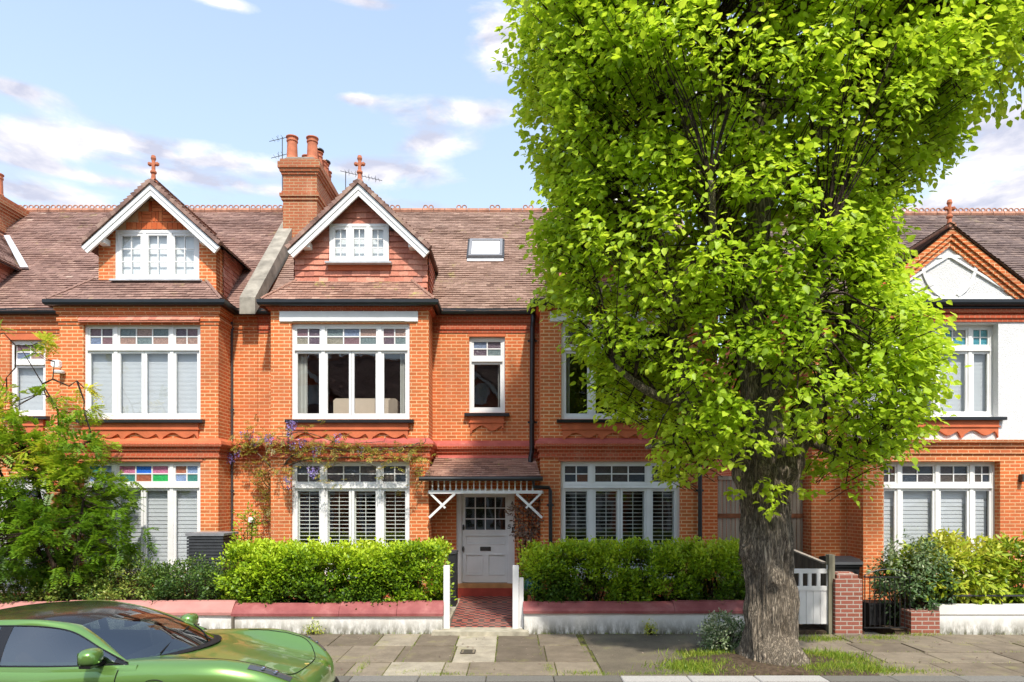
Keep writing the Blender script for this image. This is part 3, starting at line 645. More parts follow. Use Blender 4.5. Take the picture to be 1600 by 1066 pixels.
def flat_window(h, x0, x1, z0, z1, y, ncol, sill=True, kind='dormer_window'):
    """casement window with glazing bars, three rows"""
    f = MB(); g = MB(); fw = .06; f.box(x0, x1, y-.03, y+.07, z1-fw, z1); f.box(x0, x1, y-.03, y+.07, z0, z0+fw); f.box(x0, x0+fw, y-.03, y+.07, z0+fw, z1-fw); f.box(x1-fw, x1, y-.03, y+.07, z0+fw, z1-fw)
    W_ = (x1-x0-2*fw)/3
    for k in range(3):
        a = x0+fw+k*W_; c = a+W_; yy = y-.018; sw = .06 if k != 1 else .05
        if k: f.box(a-.03, a+.03, y-.036, y+.06, z0+fw, z1-fw)
        a += .03 if k else 0; c -= .03 if k < 2 else 0
        f.box(a, c, yy, yy+.05, z1-fw-sw, z1-fw); f.box(a, c, yy, yy+.05, z0+fw, z0+fw+sw); f.box(a, a+sw, yy, yy+.05, z0+fw+sw, z1-fw-sw); f.box(c-sw, c, yy, yy+.05, z0+fw+sw, z1-fw-sw)
        A, B_, lo, hi = a+sw, c-sw, z0+fw+sw, z1-fw-sw
        for q in range(1, ncol): f.box(A+(B_-A)*q/ncol-.01, A+(B_-A)*q/ncol+.01, yy+.012, yy+.04, lo, hi)
        for q in (1, 2): f.box(A, B_, yy+.015, yy+.038, lo+(hi-lo)*q/3-.01, lo+(hi-lo)*q/3+.01)
        g.face([(A, yy+.03, lo), (B_, yy+.03, lo), (B_, yy+.03, hi), (A, yy+.03, hi)])
    win = f.build(kind, 'white_paint', h); g.build('pane', 'glass', win)
    s_ = MB()
    n_ = 70
    for i in range(n_):
        xa = x0+.06+(x1-x0-.12)*i/n_; xb = x0+.06+(x1-x0-.12)*(i+1)/n_
        s_.face([(xa, y+.09, z0+.06), (xb, y+.09, z0+.06), (xb, y+.09, z1-.06), (xa, y+.09, z1-.06)])
    s_.build('net_curtain', 'net_white', win)
    s_ = MB(); s_.hexa([(x0-.07, y-.15, z0-.05), (x1+.07, y-.15, z0-.05), (x1+.07, y+.0, z0-.05), (x0-.07, y+.0, z0-.05), (x0-.07, y-.15, z0-.015), (x1+.07, y-.15, z0-.015), (x1+.07, y+.0, z0-.001), (x0-.07, y+.0, z0-.001)]); s_.build('sill', 'lead', win)
    return win

def dormer(h, cx, hw, kind, win, apex_z, foot_z, bhw, zb=6.75, yf=14.86, fin=True):
    """gabled roof dormer: brick or tile-hung face, tiled roof, white bargeboards, finial"""
    slope = (apex_z-foot_z)/bhw; yo = yf-.26      # barge plane
    zs = apex_z-.12-slope*hw                      # wall top at the sides
    yend = EY+(zs-EZ)+.1
    b = MB(); wx0, wx1, wz0, wz1 = win
    matn = 'brick_fresh' if kind == 'brick' else 'hung_tiles'
    if kind == 'brick':
        ap = apex_z-.12; L0 = ap-slope*(cx-wx0); L1_ = ap-slope*(wx1-cx); wt = min(wz1, L0-.01, L1_-.01)
        b.prism([(cx-hw, zb), (wx0, zb), (wx0, L0), (cx-hw, zs)], yf, yf+.2); b.prism([(wx1, zb), (cx+hw, zb), (cx+hw, zs), (wx1, L1_)], yf, yf+.2); b.box(wx0, wx1, yf, yf+.2, zb, wz0)
        # gable head above
        if wz1 > zs:
            pass
        ap = apex_z-.12
        b.face([(cx+hw, yf, zb), (cx+hw, yend, zb), (cx+hw, yend, zs), (cx+hw, yf, zs)]); b.face([(cx-hw, yend, zb), (cx-hw, yf, zb), (cx-hw, yf, zs), (cx-hw, yend, zs)])
        b.build('dormer_wall', matn, h)
        # patterned brick panels in the gable head
        q = MB(); q.prism([(wx0, wt), (wx1, wt), (wx1, L1_), (cx, ap), (wx0, L0)], yf+.005, yf+.2); gh = q.build('gable_head', 'mortar', h)
        q = MB(); z0g = wt+.02; cell = .225
        def brk(x0_, x1_, za, zc):
            if zc < ap-slope*max(abs(x0_-cx), abs(x1_-cx))-.02: q.box(x0_, x1_, yf-.012, yf+.004, za, zc, t=random.random())
        for i in range(-8, 8):
            brk(cx+i*.075*1.5+.005, cx+(i+1)*.075*1.5-.005, z0g, z0g+.15)
        for r_ in range(6):
            for c_ in range(-6, 6):
                za = z0g+.165+r_*cell; xa = cx+(c_+.0)*cell-cell/2
                for k in range(3):
                    if (r_+c_) % 2: brk(xa+.006, xa+cell-.006, za+k*.075+.005, za+(k+1)*.075-.005)
                    else: brk(xa+k*.075+.005, xa+(k+1)*.075-.005, za+.006, za+cell-.006)
        q.build('patterned_brickwork', 'brick_piece', gh)
        for sx in (-1, 1):
            q = MB(); O = (cx+sx*(hw+.006), yf if sx > 0 else yend, zb); L = yend-yf
            q.tile(O, (0, sx, 0), (0, 0, 1), [(.32 if sx > 0 else 0, 0), (L if sx > 0 else L-.32, 0), (L if sx > 0 else L-.32, zs-zb), (.32 if sx > 0 else 0, zs-zb)], tw=.165, th=.1); q.build('dormer_cheek_tiles', 'hung_tiles', h)
    else:
        ap = apex_z-.12
        L0 = ap-slope*(cx-wx0); L1_ = ap-slope*(wx1-cx)
        b.prism([(cx-hw, zb), (wx0, zb), (wx0, L0), (cx-hw, zs)], yf+.01, yf+.16); b.prism([(wx1, zb), (cx+hw, zb), (cx+hw, zs), (wx1, L1_)], yf+.01, yf+.16); b.box(wx0, wx1, yf+.01, yf+.16, zb, wz0); b.prism([(wx0, wz1), (wx1, wz1), (wx1, L1_), (cx, ap), (wx0, L0)], yf+.01, yf+.16)
        b.box(cx-hw, cx-hw+.1, yf+.161, yend, zb, zs); b.box(cx+hw-.1, cx+hw, yf+.161, yend, zb, zs)
        b.build('dormer_wall', 'terracotta', h)
        q = MB()
        polys = [[(-hw, zb), (wx0-cx, zb), (wx0-cx, ap-slope*(cx-wx0)), (-hw, zs)], [(wx1-cx, zb), (hw, zb), (hw, zs), (wx1-cx, ap-slope*(wx1-cx))], [(wx0-cx, zb), (wx1-cx, zb), (wx1-cx, wz0-.17), (wx0-cx, wz0-.17)],
                 [(wx0-cx, wz1+.01), (wx1-cx, wz1+.01), (wx1-cx, ap-slope*(wx1-cx)), (0, ap), (wx0-cx, ap-slope*(cx-wx0))]]
        for pl in polys:
            zo = min(p[1] for p in pl); q.tile((cx, yf+.008, zo), (1, 0, 0), (0, 0, 1), [(u, v-zo) for u, v in pl], tw=.205, th=.125, thick=.03, jit=.008)
        for sx in (-1, 1):
            L = yend-yf; O = (cx+sx*(hw+.002), yf if sx > 0 else yend, zb); q.tile(O, (0, sx, 0), (0, 0, 1), [(0, 0), (L, 0), (L, zs-zb), (0, zs-zb)], tw=.205, th=.125, thick=.03, jit=.008)
        q.build('hung_tiles', 'hung_tiles', h)
        s_ = MB(); s_.box(wx0-.03, wx1+.03, yf-.03, yf+.005, wz0-.165, wz0-.052); s_.build('window_apron', 'orange_apron', h)
    flat_window(h, *win, yf+(.03 if kind == 'brick' else -.02), 2)
    # roof
    yb = EY+(apex_z-EZ)+.05; r = MB()
    for sx in (-1, 1):
        fx = cx+sx*bhw; ybf = EY+(foot_z-EZ)+.05
        P0 = Vector((fx, yo, foot_z)); 
        U = Vector((0, sx, 0)); V = Vector((-sx*bhw, 0, apex_z-foot_z)); L = V.length
        O = Vector((fx, yo if sx > 0 else 0, foot_z)); 
        if sx > 0: poly = [(0, 0), (ybf-yo, 0), (yb-yo, L), (0, L)]
        else: poly = [(-ybf, 0), (-yo, 0), (-yo, L), (-yb, L)]
        r.tile(O, U, V, poly)
        r.face([(fx, yo, foot_z-.02), (fx, ybf, foot_z-.02), (cx, yb, apex_z-.02), (cx, yo, apex_z-.02)])
        r.face([(fx, yo, foot_z-.05), (cx, yo, apex_z-.05), (cx, yb, apex_z-.05), (fx, ybf, foot_z-.05)])
    r.build('dormer_roof', 'roof_tiles', h)
    rd = MB()
    y = yo
    while y < yb-.1:
        rd.tube([(cx, y+.004, apex_z-.01), (cx, y+.30, apex_z-.01)], .075, 10); y += .305
    rd.build('dormer_ridge_tiles', 'ridge_terracotta', h)
    # bargeboards
    for sx in (-1, 1):
        q = MB(); n = Vector((0, 0, -1)); A = Vector((cx, 0, apex_z-.075)); B_ = Vector((cx+sx*(bhw-.015), 0, foot_z-.075))
        d = (B_-A).normalized(); dn = Vector((d.z*sx, 0, -d.x*sx)); dn = dn if dn.z < 0 else -dn
        for (w0, w1, ya, yb_) in ((0, .085, yo-.035, yo+.03), (.085, .175, yo-.018, yo+.03)):
            tA0 = -w0/ d.z if 0 else 0
            def pt(base, w_): # intersect offset line with x=cx at the apex
                if base == 'A':
                    p = A+dn*w_; s_ = (cx-p.x)/d.x; return p+d*s_
                return B_+dn*w_
            a0, a1, b1, b0 = pt('A', w0), pt('A', w1), pt('B', w1), pt('B', w0)
            q.hexa([(a1.x, ya, a1.z), (b1.x, ya, b1.z), (b1.x, yb_, b1.z), (a1.x, yb_, a1.z), (a0.x, ya, a0.z), (b0.x, ya, b0.z), (b0.x, yb_, b0.z), (a0.x, yb_, a0.z)])
        vt = MB(); nrm_ = Vector((slope*sx, 0, 1)).normalized(); L_r = math.hypot(bhw, apex_z-foot_z); nt = int(L_r/.1)
        for i in range(nt):
            p0 = Vector((cx+sx*bhw, 0, foot_z)).lerp(Vector((cx, 0, apex_z)), i/nt); p1 = Vector((cx+sx*bhw, 0, foot_z)).lerp(Vector((cx, 0, apex_z)), (i+1.05)/nt); j = random.uniform(0, .012)
            o0 = nrm_*(.05+j); o1 = nrm_*.02; lo_ = -nrm_*.045
            P = [(p0+lo_), (p1+lo_), (p1+o1), (p0+o0)]
            vt.hexa([(P[0].x, yo-.075, P[0].z), (P[1].x, yo-.075, P[1].z), (P[1].x, yo+.06, P[1].z), (P[0].x, yo+.06, P[0].z), (P[3].x, yo-.075, P[3].z), (P[2].x, yo-.075, P[2].z), (P[2].x, yo+.06, P[2].z), (P[3].x, yo+.06, P[3].z)], t=random.random())
        vt.build('verge_tiles', 'roof_tiles', h)
        bx = cx+sx*(bhw-.30); zz = foot_z+.14
        q.box(min(bx, bx-sx*.17), max(bx, bx-sx*.17), yo+.031, yf-.001, zz-.10, zz+.02)
        q.build('bargeboard', 'white_paint', h)
    if fin: finial(h, cx, yo+.1, apex_z+.03)
def finial(h, cx, y, z):
    q = MB(); q.lathe([(.09, -.08), (.085, .0), (.05, .06), (.04, .16), (.065, .19), (.065, .22), (.038, .25), (.036, .45), (.055, .50), (.04, .56), (.0, .58)], (cx, y, z), 12)
    for sx in (-1, 1): q.lathe([(.0, -.05), (.045, -.02), (.05, .02), (.0, .05)], (cx+sx*.075, y, z+.38), 8); q.bar((cx, y, z+.36), (cx+sx*.1, y, z+.40), .05, .05, up=(0, 1, 0))
    q.build('finial', 'terracotta', h, smooth=False)

BRK_TOP = [(0, 6.10), (.02, 6.10), (.02, 6.17), (.045, 6.17), (.045, 6.25), (.012, 6.25), (.012, 6.32), (.05, 6.33), (.05, 6.40), (.085, 6.40), (.085, 6.48), (0, 6.48)]
STRG_TOP = [(0, 3.575), (.108, 3.575), (.09, 3.63), (.0, 3.70)]
SHORT_TOP = [(0, 6.41), (.05, 6.41), (.05, 6.45), (.085, 6.45), (.085, 6.49), (0, 6.49)]
STRG = [(0, 3.28), (.03, 3.28), (.03, 3.35), (.012, 3.35), (.012, 3.42), (.05, 3.43), (.05, 3.50), (.10, 3.51), (.115, 3.56), (.11, 3.574), (.0, 3.574)]
GUT = [(.10, EZ-.02), (.11, EZ-.085), (.15, EZ-.115), (.20, EZ-.105), (.225, EZ-.06), (.225, EZ+.005), (.20, EZ+.005), (.195, EZ-.03), (.12, EZ-.03), (.12, EZ-.02)]
def bay_plan(h, b0, b1, ground, upper, holes_g, holes_u, matn='brick_fresh', upmat=None, zb=.1):
    for nm, m_, za, zc, hl in (('bay_wall', matn, zb, 3.5, holes_g), ('bay_wall', upmat or matn, 3.5, EZ-.02, holes_u)):
        b = MB(); b.wall(b0, b1, za, zc, YB, .24, hl)
        y_ = YB+.24; b.face([(b1, y_, za), (b1, YR+.1, za), (b1, YR+.1, zc), (b1, y_, zc)]); b.face([(b0, YR+.1, za), (b0, y_, za), (b0, y_, zc), (b0, YR+.1, zc)])
        b.build(nm, m_, h)
def plaster_path(b0, b1, xl, xr): return [(xl, YR), (b0, YR), (b0, YB), (b1, YB), (b1, YR), (xr, YR)]
def bay_roof(h, b0, b1, zt, dx0, dx1, mname='roof_tiles'):
    """tiled skirt over the bay, hipped at the sides, running up to the dormer"""
    e = .14; y0 = YB-e-.06; z0 = EZ-.0; k = (YR-YB); b = MB(); D = EY-y0
    T = .9
    x0, x1 = b0-e, b1+e
    V = Vector((0, 1, 1)); s2 = math.sqrt(2)
    b.tile((0, y0, z0), (1, 0, 0), V, [(x0, 0), (x1, 0), (x1-T, T*s2), (x0+T, T*s2)])
    b.face([(x0, y0, z0-.01), (x1, y0, z0-.01), (x1-T, y0+T, z0+T-.01), (x0+T, y0+T, z0+T-.01)])
    # side planes
    b.tile((x0, 0, z0), (0, -1, 0), Vector((1, 0, 1)), [(-EY, 0), (-y0, 0), (-y0-T, T*s2), (-EY-T, T*s2)])
    b.tile((x1, 0, z0), (0, 1, 0), Vector((-1, 0, 1)), [(y0, 0), (EY, 0), (EY+T, T*s2), (y0+T, T*s2)])
    b.face([(x0, EY, z0-.01), (x0, y0, z0-.01), (x0+T, y0+T, z0+T-.01), (x0+T, EY+T, z0+T-.01)]); b.face([(x1, y0, z0-.01), (x1, EY, z0-.01), (x1-T, EY+T, z0+T-.01), (x1-T, y0+T, z0+T-.01)])
    b.build('bay_roof', mname, h)
    for xx, sg in ((x0, 1), (x1, -1)):
        q = MB(); n = 9
        for i in range(n-3):
            t0, t1 = i/n*T, (i+1.1)/n*T; q.tube([(xx+sg*t0, y0+t0, z0+t0+.012), (xx+sg*t1, y0+t1, z0+t1+.03)], [.035, .03], 6)
        q.build('hip_tiles', mname, h)
def main_roof(h, x0, x1, mname, crest='rings', ry=RY):
    b = MB(); L = math.sqrt(2)*(ry-EY+.05)
    b.tile((0, EY-.05, EZ-.05), (1, 0, 0), (0, 1, 1), [(x0, 0), (x1, 0), (x1, L), (x0, L)])
    zr = EZ+(ry-EY)
    b.face([(x0, EY, EZ-.015), (x1, EY, EZ-.015), (x1, ry, zr-.015), (x0, ry, zr-.015)]); b.face([(x1, 2*ry-EY, EZ), (x0, 2*ry-EY, EZ), (x0, ry, zr), (x1, ry, zr)])
    b.face([(x0, EY, EZ-.05), (x0, ry, zr-.05), (x1, ry, zr-.05), (x1, EY, EZ-.05)])
    b.build('roof', mname, h)
    q = MB(); x = x0
    k = 0
    while x < x1-.05:
        L_ = min(.30, x1-x); q.tube([(x+.004, ry, zr+.0), (x+L_-.004, ry, zr+.0)], .085, 8)
        if crest == 'rings' or (crest == 'pairs' and k % 3 == 1):
            for c_ in (x+.075, x+.225):
                n = 10; pr = [(c_+.058*math.cos(math.pi*2*i/n), ry, zr+.115+.05*math.sin(math.pi*2*i/n)) for i in range(n+1)]; q.tube(pr, .018, 5, cap=False)
        x += .305; k += 1
    q.build('ridge_tiles', 'ridge_terracotta', h)
def pot(mb, x, y, z, r=.13, hh=.62):
    mb.lathe([(r*1.15, 0), (r*1.12, .06), (r*.98, .09), (r*.88, hh-.14), (r*1.02, hh-.12), (r*1.02, hh-.09), (r*.9, hh-.08), (r*.92, hh-.03), (r*1.12, hh-.02), (r*1.12, hh), (r*.85, hh), (r*.8, hh-.1), (0, hh-.1)], (x, y, z), 16)
def chimney(h, x0, x1, y0, y1, zb, zt, pots):
    b = MB(); H = zt-zb
    def lay(o, za, zc): b.box(x0-o, x1+o, y0-o, y1+o, za, zc)
    lay(0, zb, zt-1.02); lay(.035, zt-1.02, zt-.94); lay(.07, zt-.94, zt-.86); lay(.03, zt-.86, zt-.80); lay(0, zt-.80, zt-.38)
    lay(.035, zt-.38, zt-.31); lay(.07, zt-.31, zt-.235); lay(.105, zt-.235, zt-.08); lay(.06, zt-.08, zt)
    c = b.build('chimney', 'brick_chimney', h)
    q = MB(); q.prism([(x0-.02, zt), (x1+.02, zt), (x1-.1, zt+.07), (x0+.1, zt+.07)], y0, y1); q.build('flaunching', 'coping_stone', c)
    for (xx, yy, r, hh, cowl) in pots:
        q = MB(); pot(q, xx, yy, zt+.05, r, hh); q.build('chimney_pot', 'terracotta', c)
        if cowl:
            q = MB(); q.lathe([(.17, 0), (.16, .03), (.03, .07), (0, .075)], (xx, yy, zt+.05+hh+.05), 12); q.tube([(xx, yy, zt+hh), (xx, yy, zt+hh+.12)], .02, 6); q.build('cowl', 'dark_metal', c)
def pipe(h, pts, r=.045, name='drainpipe', m='black_gutter', brackets=True):
    b = MB(); b.tube(pts, r, 12)
    if brackets:
        (x, y, za), (x2, y2, zb) = max(zip(pts[:-1], pts[1:]), key=lambda s_: abs(s_[0][2]-s_[1][2])); hi, lo = max(za, zb), min(za, zb)
        z = hi-.3
        while z > lo+.1: b.tube([(x, y, z-.03), (x, y, z+.03)], r*1.25, 12); b.box(x-r*1.9, x+r*1.9, y+r*.5, y+r*1.1, z-.02, z+.02); z -= 1.8
    return b.build(name, m, h)
# ------------------------------------------------------------------ houses
def wx(a, Y=YB): return X_(a, Y)
def zz(a, Y=YB): return Z_(a, Y)
def shell(h, x0, x1, b_holes, wallm='brick_fresh', back=22.4, gable_r=False, gable_l=False, recesses=()):
    """recessed front walls, side walls, rear wall, dark rooms"""
    for (a, c, hl) in recesses:
        b = MB(); b.wall(a, c, .1, EZ-.02, YR, .24, hl); b.build('wall', wallm, h)
    for sx, g in ((x0, gable_l), (x1, gable_r)):
        s = 1 if sx == x1 else -1
        xa, xc = (sx-.22, sx) if s > 0 else (sx, sx+.22)
        top = [(YR+.242, .1), (back, .1), (back, EZ-.03), (RY, RZ-.2), (YR+.242, EZ+.12)]
        b = MB(); b.prism(top, xa, xc, 'x'); b.build('side_wall', 'brick_red', h)
    b = MB(); b.box(x0+.23, x1-.23, back-.25, back, .1, EZ-.1); b.build('rear_wall', 'brick_red', h)
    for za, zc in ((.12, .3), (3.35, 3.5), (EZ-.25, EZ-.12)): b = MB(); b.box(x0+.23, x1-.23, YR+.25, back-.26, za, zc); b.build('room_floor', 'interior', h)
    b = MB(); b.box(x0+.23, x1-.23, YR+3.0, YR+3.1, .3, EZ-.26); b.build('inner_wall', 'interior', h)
def bayrooms(h, b0, b1):
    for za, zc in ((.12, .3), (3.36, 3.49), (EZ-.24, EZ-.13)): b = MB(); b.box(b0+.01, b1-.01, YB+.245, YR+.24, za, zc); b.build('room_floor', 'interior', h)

# --- the double-fronted house in the middle
H2 = thing('terraced_house', 'red brick double-fronted house with a white front door under a tiled porch', 'house', (-.6, YR, 0))
b0, b1 = wx(423), wx(670); c0, c1 = wx(844.5), wx(1093)
LX, RX = -5.66, X_(1121, YR)
gw = (wx(455), wx(640), .80, zz(721)); uw = (wx(455), wx(640), zz(655), zz(505))
gw3 = (wx(876), wx(1063), .80, zz(721)); uw3 = (wx(877), wx(1060), zz(655), zz(505))
sw = (X_(733, YR), X_(789, YR), Z_(645, YR), Z_(526, YR))
dr = (X_(713, YR), X_(804, YR), .1, Z_(764, YR))
shell(H2, LX, RX, None, recesses=[(LX, b0+.1, []), (b1-.1, c0+.1, [sw, dr]), (c1-.1, RX, [])])
for (p, q, g_, u_) in ((b0, b1, gw, uw), (c0, c1, gw3, uw3)):
    bay_plan(H2, p, q, None, None, [g_], [u_]); bayrooms(H2, p, q)
path = [(LX, YR), (b0, YR), (b0, YB), (b1, YB), (b1, YR), (c0, YR), (c0, YB), (c1, YB), (c1, YR), (RX, YR)]
for pp in ([(LX, YR), (b0-.001, YR)], [(b1+.001, YR), (c0-.001, YR)], [(c1+.001, YR), (RX, YR)]):
    b = MB(); b.molding(pp, BRK_TOP); b.build('cornice', 'brick_band', H2)
for (p, q) in ((b0, b1), (c0, c1)):
    b = MB(); b.molding([(p, YR), (p, YB), (q, YB), (q, YR)], SHORT_TOP); b.build('cornice', 'brick_band', H2)
b = MB(); b.molding(path, STRG); b.build('string_course', 'brick_band', H2)
b = MB(); b.molding(path, STRG_TOP); b.build('string_course_top', 'band_red', H2)
b = MB(); b.molding(path, GUT); b.build('gutter', 'black_gutter', H2)
b = MB(); b.molding(path, [(0, EZ-.10), (.11, EZ-.10), (.11, EZ-.02), (0, EZ-.02)]); b.build('fascia', 'black_gutter', H2)
for g_ in (gw, gw3):   # corbelled brick head above the ground windows
    b = MB(); b.box(g_[0]-.05, g_[1]+.05, YB-.02, YB-.001, g_[3]+.0, g_[3]+.075); b.box(g_[0]-.12, g_[1]+.12, YB-.045, YB-.001, g_[3]+.076, g_[3]+.125); b.build('window_head', 'brick_band', H2)
for u_ in (uw, uw3):
    b = MB(); b.box(u_[0]-.24, u_[1]+.18, YB-.035, YB-.001, u_[3]+.03, zz(487)); b.box(u_[0]+.04, u_[1]-.1, YB-.055, YB-.036, u_[3]+.035, u_[3]+.06); b.build('lintel_board', 'white_paint', H2)
col_u = [[[.1, .9], [.7, .9]], [[.2, .6, .4], [.75, .05, .2]], [[.05, .35], [.9, .2]]]
window(H2, *uw, YB, **BIG, blind='curtain', colors=col_u, bl=[(uw[0]+.07, uw[0]+.27), (uw[1]-.24, uw[1]-.06)], apron=True)
window(H2, *gw, YB, groups=BIG['groups'], edges=BIG['edges'], tr=(.05, .20), gmat='leaded_dark', blind='shutter', colors=[[[.6, .1], [.3, .75]], [[.1, .5, .3], [.1, .3, .1]], [[.5, .1], [.3, .55]]], sillm='white_paint')
window(H2, *uw3, YB, **BIG, blind='curtain', gmat='leaded_dark', bl=[(uw3[0]+.07, uw3[0]+.2), (uw3[1]-.2, uw3[1]-.06)], apron=True)
window(H2, *gw3, YB, groups=BIG['groups'], edges=BIG['edges'], tr=(.05, .20), gmat='leaded_dark', blind='shutter', colors=[[[.2, .55], [.6, .9]], [[.1, .3, .1], [.3, .1, .6]], [[.1, .2], [.3, .1]]], sillm='white_paint')
window(H2, *sw, YR, groups=[(2, 1)], edges=[0, 1], tr=(.05, .27), blind='curtain', bl=[(sw[1]-.16, sw[1]-.07)], colors=[[[.52, .9], [.9, .2]]], apron=True)
b = MB(); n = 12     # flat gauged brick arch over the small window
for i in range(n):
    u0, u1 = i/n, (i+1)/n; a = sw[0]-.0+(sw[1]-sw[0])*u0; c = sw[0]+(sw[1]-sw[0])*u1; A = sw[0]-.09+(sw[1]-sw[0]+.18)*u0; C_ = sw[0]-.09+(sw[1]-sw[0]+.18)*u1
    b.hexa([(a+.002, YR-.006, sw[3]), (c-.002, YR-.006, sw[3]), (c-.002, YR+.05, sw[3]), (a+.002, YR+.05, sw[3]), (A+.003, YR-.006, sw[3]+.25), (C_-.003, YR-.006, sw[3]+.25), (C_-.003, YR+.05, sw[3]+.25), (A+.003, YR+.05, sw[3]+.25)])
b.build('window_arch', 'orange_apron', H2)
# sofa back and roof
b = MB(); b.bbox(uw[0]+.75, uw[1]-.35, YB+.55, YB+.72, 3.5, 4.62, .05); b.bbox(uw[1]-.55, uw[1]-.35, YB+.55, YB+1.4, 3.5, 4.62, .05); b.build('headboard', 'sofa', H2)
main_roof(H2, -5.50, RX, 'roof_tiles_lichen', 'pairs')
dw = (X_(515.5, 14.86), X_(608, 14.86), Z_(411, 14.86), Z_(351, 14.86))
bay_roof(H2, b0, b1, 0, 0, 0, 'roof_tiles_mossy'); bay_roof(H2, c0, c1, 0, 0, 0)
dormer(H2, -3.28, 1.45, 'tile', dw, Z_(283, 14.6), Z_(388, 14.6), 1.53)
dormer(H2, 2.37, 1.45, 'tile', (2.37-(dw[1]-dw[0])/2, 2.37+(dw[1]-dw[0])/2, dw[2], dw[3]), Z_(283, 14.6), Z_(388, 14.6), 1.53)
# skylight
sk = MB(); Vn = Vector((0, -1, 1)).normalized(); V45 = Vector((0, 1, 1)).normalized()
def sk_(x0, x1, v0, v1, h0, h1, mb):
    O = Vector((0, EY, EZ)); P = lambda x, v, h_: tuple(O+Vector((x, 0, 0))+V45*v+Vn*h_)
    mb.hexa([P(x0, v0, h0), P(x1, v0, h0), P(x1, v1, h0), P(x0, v1, h0), P(x0, v0, h1), P(x1, v0, h1), P(x1, v1, h1), P(x0, v1, h1)])
x0, x1 = X_(733, 17), X_(785, 17); v0, v1 = (16.72-EY)*1.4142, (17.38-EY)*1.4142
sk_(x0, x1, v0, v0+.08, 0, .11, sk); sk_(x0, x1, v1-.08, v1, 0, .11, sk); sk_(x0, x0+.07, v0+.081, v1-.081, 0, .112, sk); sk_(x1-.07, x1, v0+.081, v1-.081, 0, .112, sk)
skl = sk.build('skylight', 'slat_top', H2); q = MB(); sk_(x0+.07, x1-.07, v0+.08, v1-.08, .06, .08, q); q.build('pane', 'net_white', skl)  # pane painted plain white so it looks brighter than clear glass
q = MB(); sk_(x0-.03, x1+.03, v0-.14, v0-.002, .012, .03, q); q.build('flashing', 'lead', skl)
q = MB(); sk_(x0-.05, x0-.001, v0, v1, .014, .05, q); sk_(x1+.001, x1+.05, v0, v1, .014, .05, q); sk_(x0-.05, x1+.05, v1+.001, v1+.07, .014, .06, q); q.build('frame_surround', 'slat_grey', skl)
# parapet coping between the two houses, chimney
q = MB(); xa, xb = -5.90, -5.56; O = Vector((0, EY-.25, EZ-.15)); 
for (a, c, lo, hi) in ((0, 4.2, -.2, .34),):
    q.hexa([(xa, O.y+0, O.z-.02), (xb, O.y+0, O.z-.02), (xb, O.y+3.5, O.z+3.2), (xa, O.y+3.5, O.z+3.2), (xa, O.y, O.z+.34), (xb, O.y, O.z+.34), (xb, O.y+3.5, O.z+3.84), (xa, O.y+3.5, O.z+3.84)])
q.build('parapet_coping', 'coping_stone', H2)
cx0, cx1 = X_(441, 17.2), X_(494, 17.2)
chimney(H2, cx0, cx1, 17.25, 18.95, 8.7, Z_(248, 17.2), [(cx0+.17, 17.45, .14, .62, 0), (cx1-.17, 17.45, .14, .60, 0), (cx0+.40, 17.9, .11, .36, 0), (cx1-.15, 17.85, .13, .42, 1), (cx1-.12, 18.15, .12, .34, 0), (cx1-.13, 18.42, .12, .40, 1), (cx1-.14, 18.72, .12, .34, 0), (cx0+.2, 18.5, .13, .5, 0)])
def aerial(h, x, y, z, L, tilt, dirx=1):
    b = MB(); b.tube([(x, y, z-1.0), (x, y, z)], .012, 6); e = (x+dirx*L, y, z+tilt); b.tube([(x-dirx*.15, y, z-.02-tilt*.15), e], .008, 5)
    n = int(L/.09)
    for i in range(n):
        u = i/n; p = (x+dirx*L*u, y, z+tilt*u); b.tube([(p[0], p[1]-.12, p[2]-.01), (p[0], p[1]+.12, p[2]+.01)], .005, 4); 
        if i % 2: b.tube([(p[0], p[1], p[2]-.09), (p[0], p[1], p[2]+.09)], .005, 4)
    b.build('tv_aerial', 'dark_metal', h)
aerial(H2, X_(540, 18.7), 18.7, Z_(268, 18.7), 1.0, -.25); aerial(H2, X_(441, 18.3), 18.3, Z_(214, 18.3), .35, -.12, -1); aerial(H2, X_(443, 18.3), 18.2, Z_(243, 18.3), .3, -.12, -1)
# drainpipes
pipe(H2, [(X_(833, 15.08), 15.04, EZ-.1), (X_(833, 15.08), 15.04, 6.3), (X_(832, 15.0), 15.06, 6.2), (X_(831, 15.0), 15.06, 3.45), (X_(829, 14.9), 14.95, 3.3), (X_(829, 14.9), 14.93, 3.12)], .055)
pipe(H2, [(X_(833, 14.35), 14.30, 2.84), (X_(834, 14.35), 14.30, Z_(761, 14.35)), (X_(858, 14.35), 14.36, Z_(762, 14.35)), (X_(860, 14.35), 14.38, Z_(767, 14.35)), (X_(861, 14.4), 14.42, .2)], .04)
pipe(H2, [(X_(1094, 14.42), 14.42, EZ-.1), (X_(1094, 14.42), 14.42, .2)], .045)
